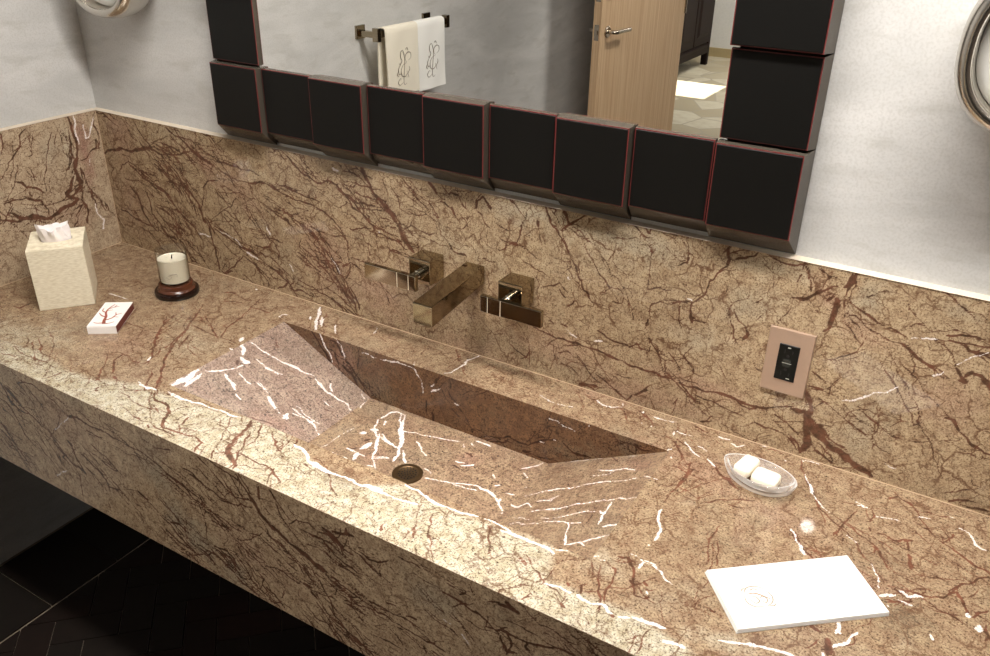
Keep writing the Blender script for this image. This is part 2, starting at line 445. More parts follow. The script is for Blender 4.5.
# ------------------------------------------------------------------ marble slabs
VEINS = {
'L': 'd4.4:-249,350 -248,333 -257,303|d3.2:-186,348 -204,338 -213,311 -248,281 -255,264 -277,245|d2.6:-127,326 -149,282 -162,250 -172,217 -174,192|d1.9:-179,328 -187,286 -202,285|d1.9:-215,254 -198,232 -188,219|d5.1:-243,234 -227,227 -221,213 -197,204 -177,190|d3.2:-216,199 -209,189|d7.2:-75,350 -75,330 -71,299 -71,273 -79,245 -89,221 -85,194 -83,178 -106,163 -127,158|d13.1:-80,250 -88,226 -84,209 -80,187|d10.5:-98,208 -111,180 -125,168 -98,150 -120,140 -149,136 -168,128 -178,121|d3.9:-282,190 -251,194 -227,188 -194,172 -182,148 -182,127|d10.3:-278,167 -261,154 -244,143 -213,139 -185,125 -157,127|d9.0:-301,156 -278,147 -260,141 -238,144 -205,129|d3.8:-295,179 -285,159 -295,142|d3.2:-278,147 -269,123|d2.5:-262,192 -260,177 -273,165|d6.0:-90,148 -77,128 -76,106 -88,82|d3.3:-115,128 -88,131 -111,105|d4.0:-68,242 -48,242 -42,254 -19,264 -17,284|d4.0:-14,286 -13,260|d3.3:-72,201 -57,165 -36,127 -26,90|d2.6:-105,316 -109,277 -94,248|w3.9:-62,354 -63,337 -66,313 -66,300 -63,284|w2.6:-40,325 -41,292 -32,295 -18,318 -9,341|w3.4:-54,126 -54,99 -41,78 -44,51|w2.0:-49,222 -39,240|d1.9:-109,332 -106,314|d2.6:-338,-42 -312,-42',
'B': 'd3.3:-12,348 28,348 52,339 82,323|d4.9:139,352 151,329 172,309 184,299 192,288 225,273 256,253 285,223 315,198 334,171|d7.7:-9,242 32,258 74,269 105,268 145,278 185,289 202,284 225,273|d3.6:219,277 263,283 294,292 317,303 338,304|d2.5:98,353 111,330 123,307 142,295|d2.4:200,304 236,317 260,329 285,315 294,294|d2.4:235,314 260,298 279,288|d5.3:257,347 296,333 320,318 344,302 363,293|d3.0:283,336 337,330 349,322 354,313|d2.6:47,201 66,226 96,239 138,222 180,209|d3.8:101,226 134,209 175,193 204,187 230,171 246,148 271,127 286,98|d7.8:82,173 104,153 113,127 121,102 138,78 159,65|d5.1:141,176 148,145 151,113 179,86 206,73|d5.3:25,99 63,90 100,81 130,76|d3.9:78,115 93,85 122,74|d3.8:165,138 205,129 231,113 255,91|d3.1:219,159 253,144 276,117|d2.7:-2,105 1,71 25,42|d3.1:248,216 274,206 277,185|d4.2:285,223 309,202 331,175|d2.5:176,255 229,228 256,223|d2.5:200,259 248,216|d2.6:67,189 123,193 144,187|d3.0:284,351 310,326 334,311 358,298|d8.2:334,311 358,298 383,287 402,281|d4.3:402,281 427,273 452,265 490,259 529,261 549,268 567,269 591,262 620,254 644,249 668,246 697,245 725,239 747,229 764,219 779,204 792,183|d2.4:223,288 250,281 280,287 303,295 332,303|d2.3:350,356 361,344 352,316|d2.9:376,350 409,348 420,338 442,316|d2.3:357,307 400,305 439,299 484,297|d3.0:233,269 249,247 273,226 297,205 327,180 338,167|d4.8:280,227 309,197 332,173 339,157|d3.5:413,249 380,238 360,222 356,196 340,162|d8.4:339,162 340,141 347,127|d4.2:346,137 360,119 361,88|d2.3:363,133 407,165 446,193 466,212 498,191 508,176 486,156|d2.3:420,163 442,152 452,134|d1.8:367,136 431,150 486,161|d2.9:417,237 431,225 442,210|d2.9:420,235 447,235 471,223|d2.8:518,256 522,237 541,222 559,213 583,203 612,192 635,178 651,162|d2.2:536,225 551,199 565,168 565,143|d3.3:548,223 583,206 607,201|d7.6:612,192 624,190 629,181|d3.7:661,193 690,180 718,167|d5.3:690,185 712,165|d2.3:497,148 536,147 561,142|d5.6:555,141 563,132|d3.8:185,136 219,122 236,98 263,88|d4.3:212,184 235,157 266,131 291,115 309,98|d5.8:173,85 198,63 227,58|d2.2:570,246 594,241 599,233|d4.6:608,357 633,350 655,335 681,313 709,304 726,298 755,308 777,301 798,289 819,273 840,262|d2.1:656,362 680,348 695,329 717,319|d1.6:584,339 615,347 609,348|d2.1:682,364 685,340 706,326|d2.0:726,352 760,362 782,357 797,342|d2.5:797,338 824,340 845,333|d2.5:800,307 821,305 835,312 833,325|d2.1:724,280 751,267 778,256 807,267|d2.5:797,210 819,214 836,211|d3.5:803,286 818,262 839,253|w5.0:558,161 565,145|w1.7:413,271 417,257|w1.8:319,92 352,96|w1.8:398,117 437,110|w6.1:769,337 786,336|d5.4:360,137 363,101 368,70 372,39 377,10|d4.1:377,120 417,108 448,94 474,87|d8.1:471,91 494,86 513,80|d4.6:512,77 543,64 568,54 592,39 610,33|d4.1:471,67 502,54 519,37 537,20 544,3|d3.6:391,5 430,31 451,52 467,67|d2.4:401,40 418,39 408,20 395,28 384,9|d4.8:381,8 394,3 421,18|d2.8:560,134 578,123 588,105 582,83|d3.4:504,109 536,103 560,111 568,126|d3.4:556,87 583,68 613,54 625,47|d2.8:626,58 627,43 609,22|d3.8:643,47 680,40 716,29 739,25 768,12 791,3|d4.3:724,52 753,44 781,26 804,11|d3.7:676,188 700,170 722,150 744,131 765,107 780,86 791,69 801,51 823,32|d2.7:675,159 685,142 702,126 711,104 734,89|d5.4:694,115 717,100 739,86 761,61|d3.8:646,118 669,109 692,94 710,88|d3.2:689,172 717,159 726,137 742,111 769,88|d2.7:663,157 653,130 677,120 668,93 698,90|d2.7:718,110 736,109 728,93|d3.2:706,166 698,150 715,144|d3.7:796,134 803,111 786,87|d3.6:801,130 824,126|d4.2:797,70 812,49 822,21|d4.5:568,6 595,19 607,32|d3.9:608,17 647,21 683,15|d4.8:453,4 473,-2|d3.1:259,35 276,11 305,7|d3.1:301,61 311,36 328,12|d2.5:217,80 248,54 272,27|w3.5:480,80 505,73 518,68|w1.8:444,108 468,93|w2.2:616,81 627,68|w1.6:749,127 775,94|w2.2:558,164 565,145|w1.8:316,94 359,95|d12.8:848,364 854,344 861,328|d8.8:861,328 878,307 898,287 920,270 940,247|d12.6:940,247 947,227 959,212 977,198|d2.4:889,363 901,344 910,324 917,308|d2.4:958,364 975,346 996,330|d2.8:1043,359 1055,345 1066,337|d4.1:1064,336 1071,342 1085,338 1099,322 1109,314|d8.3:1019,350 1028,344 1035,333|d2.3:1076,347 1099,347 1122,357|d4.5:1127,320 1134,337 1145,348 1156,338 1161,327|d6.2:1159,334 1161,327|d2.7:1129,318 1141,310 1152,296 1162,286|d2.8:1042,318 1061,313 1076,303 1083,294|d6.4:1071,313 1080,296|d2.3:1090,302 1104,290 1111,271|d3.5:788,297 809,286 830,274 857,275 884,278|d4.5:788,297 814,282 835,261 860,240 886,227 913,224 936,222|d3.0:855,248 881,221 912,210 938,207 959,198|d2.4:923,324 940,311 947,284 969,275 997,279 1012,284|d2.4:951,323 968,312 993,302|d3.0:809,211 842,218 865,225|d3.8:950,239 971,252 977,264|d2.9:971,252 991,250 1016,244 1031,252|d2.3:1032,288 1041,273 1046,248 1060,238 1070,223|d3.7:1065,235 1075,220 1094,220 1104,214|d2.2:1189,362 1212,345 1238,324|d1.7:1194,365 1207,366 1216,353|d1.7:1242,341 1240,323 1232,305|d3.1:1232,305 1227,283 1218,269|d8.9:1205,268 1223,268|d2.7:1209,267 1196,252 1178,246|d1.8:1227,267 1245,257|d1.8:1178,277 1192,268 1209,274|d2.6:780,209 798,180 800,143 796,127|d4.7:796,127 778,116|d3.6:799,130 824,124 835,117|d2.0:836,212 856,184 860,157|d1.8:1056,268 1094,272 1118,293|d1.8:1104,257 1123,235 1137,221|d2.2:1168,304 1195,293 1209,284|d7.8:1266,324 1268,313|d2.3:1132,220 1160,218 1179,223|w2.5:886,220 891,219|d2.2:1188,362 1212,346 1239,323|d1.3:1207,366 1221,351|d2.2:1233,314 1225,288|d1.7:1267,325 1268,305 1273,278|d2.6:1233,267 1246,260 1266,248|d3.9:1274,363 1283,344 1290,326 1303,315 1316,300 1326,282 1339,265|d3.9:1339,265 1349,251 1354,232 1364,214 1377,197 1386,187|d4.3:1284,356 1301,351 1297,345|d5.9:1313,358 1322,344 1329,332 1320,318|d5.1:1367,361 1350,348 1331,332 1311,315|d2.1:1335,326 1352,320 1361,310 1373,305|d2.6:1360,298 1371,283 1389,261 1403,240 1420,223 1434,204|d1.7:1419,280 1436,265 1457,250 1477,239 1493,233|d2.6:1414,229 1432,228 1444,219|d1.7:1302,257 1336,260 1340,249 1321,232|d2.9:1431,359 1451,354 1463,347 1480,338|d4.1:1471,354 1480,345 1484,354 1502,357|d2.1:1408,322 1431,325 1460,332|d1.6:1462,321 1484,318 1494,315|d2.1:1493,320 1489,296 1487,277 1487,244|d3.3:1489,242 1511,250 1529,248|d2.0:1513,328 1529,317 1541,309 1554,314|d2.8:1538,301 1555,310 1557,322|d1.6:1533,359 1544,343 1557,324|d1.7:1456,295 1460,282|d1.6:1508,305 1528,294 1549,269 1565,254|d3.4:1497,200 1501,216 1517,224|d2.1:1517,226 1542,233 1564,240 1582,255|d3.1:1314,197 1319,190 1328,184|d2.6:1275,192 1301,198 1313,210 1336,194|d3.5:1333,164 1341,171 1349,181|d1.8:1267,219 1271,195 1267,177 1277,162|d1.8:1184,246 1202,258|d1.7:1359,225 1379,226|w2.2:1333,227 1338,222|w2.5:1561,245 1569,243|d4.0:1247,106 1275,98 1298,95 1320,93 1346,92 1372,93 1394,93 1419,90 1440,87 1461,81 1486,80 1510,79 1534,78 1557,79|d3.9:1401,134 1420,125 1437,119 1458,119 1474,119|d2.6:1477,122 1494,121 1509,124|d2.1:1495,161 1503,143 1516,128 1532,107|d2.5:1493,169 1495,182 1499,197 1500,211 1512,221|d2.1:1512,221 1533,222 1546,232 1568,238 1581,249|d2.1:1548,220 1552,202 1558,179|d3.3:1568,234 1570,219 1577,205|d1.7:1538,109 1549,115 1565,124 1569,138 1583,150|d2.2:1538,107 1542,89 1553,80|d2.1:1566,133 1578,124 1591,111|d3.8:1590,111 1592,103|d2.2:1572,84 1587,85 1607,78|d3.0:1565,77 1582,66 1599,50 1611,50|d2.3:1222,105 1239,92 1249,72 1257,47 1261,8|d2.8:1207,51 1222,41 1241,33 1257,28|d2.8:1237,22 1250,31 1257,47|d1.8:1312,86 1312,45 1304,15|d2.3:1322,62 1339,72 1352,67|d2.7:1356,73 1370,61 1385,41 1398,29 1412,22|d2.3:1361,65 1380,44 1394,35|d2.2:1401,77 1418,56 1431,42 1445,33|d6.4:1374,8 1391,9 1408,12|d4.6:1370,6 1387,5 1405,4|d7.1:1488,21 1499,31 1510,39|d3.6:1469,1 1484,19|d2.6:1571,43 1566,25 1562,4|d2.3:1327,41 1350,39 1369,22|d3.1:1333,169 1345,174|d3.0:1466,115 1481,132 1490,122|d1.7:1422,199 1442,204 1445,213|d4.5:1323,125 1340,123|d2.7:1296,126 1309,123|d2.2:1439,54 1464,53 1480,54|d1.8:1446,20 1464,8|w3.5:1396,111 1413,112|w1.8:1336,118 1359,104|d5.6:1622,357 1617,345 1623,332 1623,320|d4.8:1623,320 1614,308 1607,296|d3.3:1607,296 1598,286 1598,275 1590,257 1575,242|d2.0:1621,341 1634,346 1646,354 1659,357|d4.8:1632,335 1648,340 1664,347 1669,354|d1.6:1599,319 1608,336 1620,353|d3.1:1679,356 1693,349 1713,346 1732,346 1747,351|d2.0:1739,342 1746,354|d1.6:1748,351 1753,335 1751,326|d2.0:1759,349 1773,343 1783,339 1791,344|d1.6:1690,345 1697,318 1699,293|d2.8:1740,335 1738,317|d2.0:1721,240 1723,251 1731,261 1732,273|d3.2:1729,290 1754,293 1765,299 1775,313 1787,319 1798,325|d4.1:1570,239 1569,224 1576,199|d2.1:1568,240 1551,233 1526,223|d2.1:1546,226 1551,200 1560,178|d2.5:1638,251 1639,232 1645,215 1652,189|d2.9:1646,245 1655,229 1670,222 1676,208 1671,195|d2.0:1614,297 1626,285 1633,265 1642,248|d2.0:1638,255 1654,263 1665,277|d2.4:1674,264 1683,269 1689,276|d2.0:1685,234 1693,247|d4.0:1773,276 1778,276|d14.3:1801,305 1799,273 1796,254|d3.5:1786,298 1798,308|d2.4:1537,301 1556,309 1552,327|d1.6:1584,341 1586,346|d2.4:1758,315 1763,313|d2.0:1594,354 1596,353|d3.1:1491,78 1515,78 1535,75 1551,78|d2.6:1491,152 1509,137 1527,117 1537,108|d2.6:1537,110 1542,88 1553,78|d2.1:1539,110 1561,121 1567,135|d2.1:1567,129 1580,121 1588,113|d3.5:1567,74 1590,73 1612,74 1635,76|d5.1:1635,76 1657,77 1675,75 1693,73 1711,72|d3.0:1711,72 1732,78 1751,86 1770,93|d2.6:1555,75 1576,64 1589,51 1611,55|d2.5:1643,216 1649,198 1663,179|d2.1:1670,220 1674,206 1668,192|d2.2:1590,43 1614,34 1627,25|d4.0:1617,9 1636,11|d2.2:1632,14 1638,25|d2.6:1654,18 1678,9 1700,4 1719,3|d3.0:1675,73 1698,64 1711,72|d2.6:1738,36 1760,35 1782,27 1790,12|d2.6:1709,42 1731,37 1752,37|d3.4:1740,70 1762,61 1786,45|d10.1:1787,119 1795,102 1801,88|d21.1:1795,86 1805,69|d5.9:1771,89 1785,88 1798,91|d17.1:1800,59 1803,43 1804,18|d15.3:1806,65 1821,54 1836,43|d15.4:1836,43 1848,35 1856,34|d2.7:1496,29 1514,48 1522,55|d2.2:1561,24 1571,41|d2.5:1629,140 1652,111 1656,108|d2.1:1690,159 1707,141|d2.4:1742,354 1750,339 1759,320 1761,304|d2.0:1759,355 1773,344 1784,338|d2.0:1730,288 1749,289 1761,294|d2.8:1757,291 1769,303 1779,314 1796,324|d5.5:1815,349 1812,333 1806,325|d3.9:1820,351 1815,331 1810,317 1811,305 1811,291|d10.3:1804,303 1802,282 1800,263|d6.4:1799,259 1792,246|d3.5:1815,312 1824,303 1838,295 1851,288 1864,284 1880,278|d2.8:1880,278 1896,272 1911,268|d2.4:1816,287 1834,283 1848,273 1864,267 1880,261 1899,256|d6.4:1906,256 1922,247 1935,238 1948,232 1960,225|d2.4:1961,225 1974,218|d2.0:1884,244 1896,230 1908,215 1917,196 1928,181|d2.4:1814,199 1827,210 1844,221 1853,235 1857,252|d2.0:1830,275 1845,261 1850,249|d2.0:1794,202 1811,196 1826,182|d2.5:1787,169 1801,164 1813,154|d2.9:1785,143 1802,141 1812,139|d2.5:1818,144 1825,155 1831,168|d1.6:1896,329 1906,314 1921,301 1937,291 1950,285|d2.4:1910,285 1917,293 1926,297|d1.6:1838,321 1852,326 1856,333 1887,339|d2.0:1841,320 1852,325|d2.7:1932,357 1948,350 1961,342 1975,336 1988,326|d1.9:1975,336 1989,333 2007,325|d1.6:1952,309 1973,300 1994,294|d3.5:1963,286 1978,291 1994,293 2011,293|d2.0:1927,271 1949,276 1971,277 1987,279 2021,282|d2.8:1987,277 1999,272 2014,266 2027,260|d3.2:1949,274 1965,265 1976,255 1984,239|d4.8:1984,239 1994,228 2002,222|d6.4:1999,230 2008,237 2019,238 2029,229 2037,218|w1.6:1917,268 1954,277|w1.6:1958,215 1971,228|w1.2:1985,243 2002,262 2022,276|d1.6:1862,252 1881,243|d1.6:1814,306 1825,281 1840,267|d2.1:1786,140 1800,137 1813,137 1833,134 1840,131|d2.5:1806,123 1824,113 1842,104 1860,94 1878,85 1899,74|d2.1:1899,72 1917,63 1934,58|d2.1:1903,56 1903,86 1902,113 1901,152|d2.5:1865,130 1885,127 1904,122|d2.5:1917,195 1933,182 1945,163 1955,140 1968,118 1982,100 1993,77 2003,57|d1.7:2003,57 2013,41|d2.0:1942,181 1963,179 1979,171|d2.0:1977,170 1994,158 2001,153|d4.9:1993,152 2006,149 2015,137|d3.7:2015,137 2027,129 2038,118 2054,109 2066,107|d2.1:2014,110 2030,103 2045,95|d1.7:1840,131 1862,115 1878,101|d1.6:1924,156 1940,150 1949,153|d3.3:1926,91 1936,89|d1.2:1936,89 1967,98 1999,112 2025,124|w2.1:1841,130 1863,141 1882,155 1916,180|w1.3:1928,39 1946,32|d6.4:1993,220 2004,220|d4.8:2023,230 2036,223|d2.1:2054,58 2058,50 2079,53|d3.0:2030,6 2047,11 2061,15|d4.3:2058,2 2090,14|d2.1:2022,16 2045,30 2056,35|d10.9:1786,128 1792,114 1797,96|d16.9:1794,95 1798,67 1800,43|d10.3:1800,43 1800,26 1796,8|d16.1:1806,70 1825,53 1842,38|d18.8:1842,38 1860,29 1877,23|d12.9:1877,23 1896,13 1913,6|d3.4:1816,24 1832,18 1851,8|d3.4:1818,38 1845,22 1850,12|d3.0:1807,79 1831,59 1854,43 1870,41|d2.6:1851,4 1871,4 1886,14|d3.4:1765,88 1779,87 1788,92|d3.0:1774,38 1790,23 1793,11|d2.1:1922,109 1937,126 1931,139',
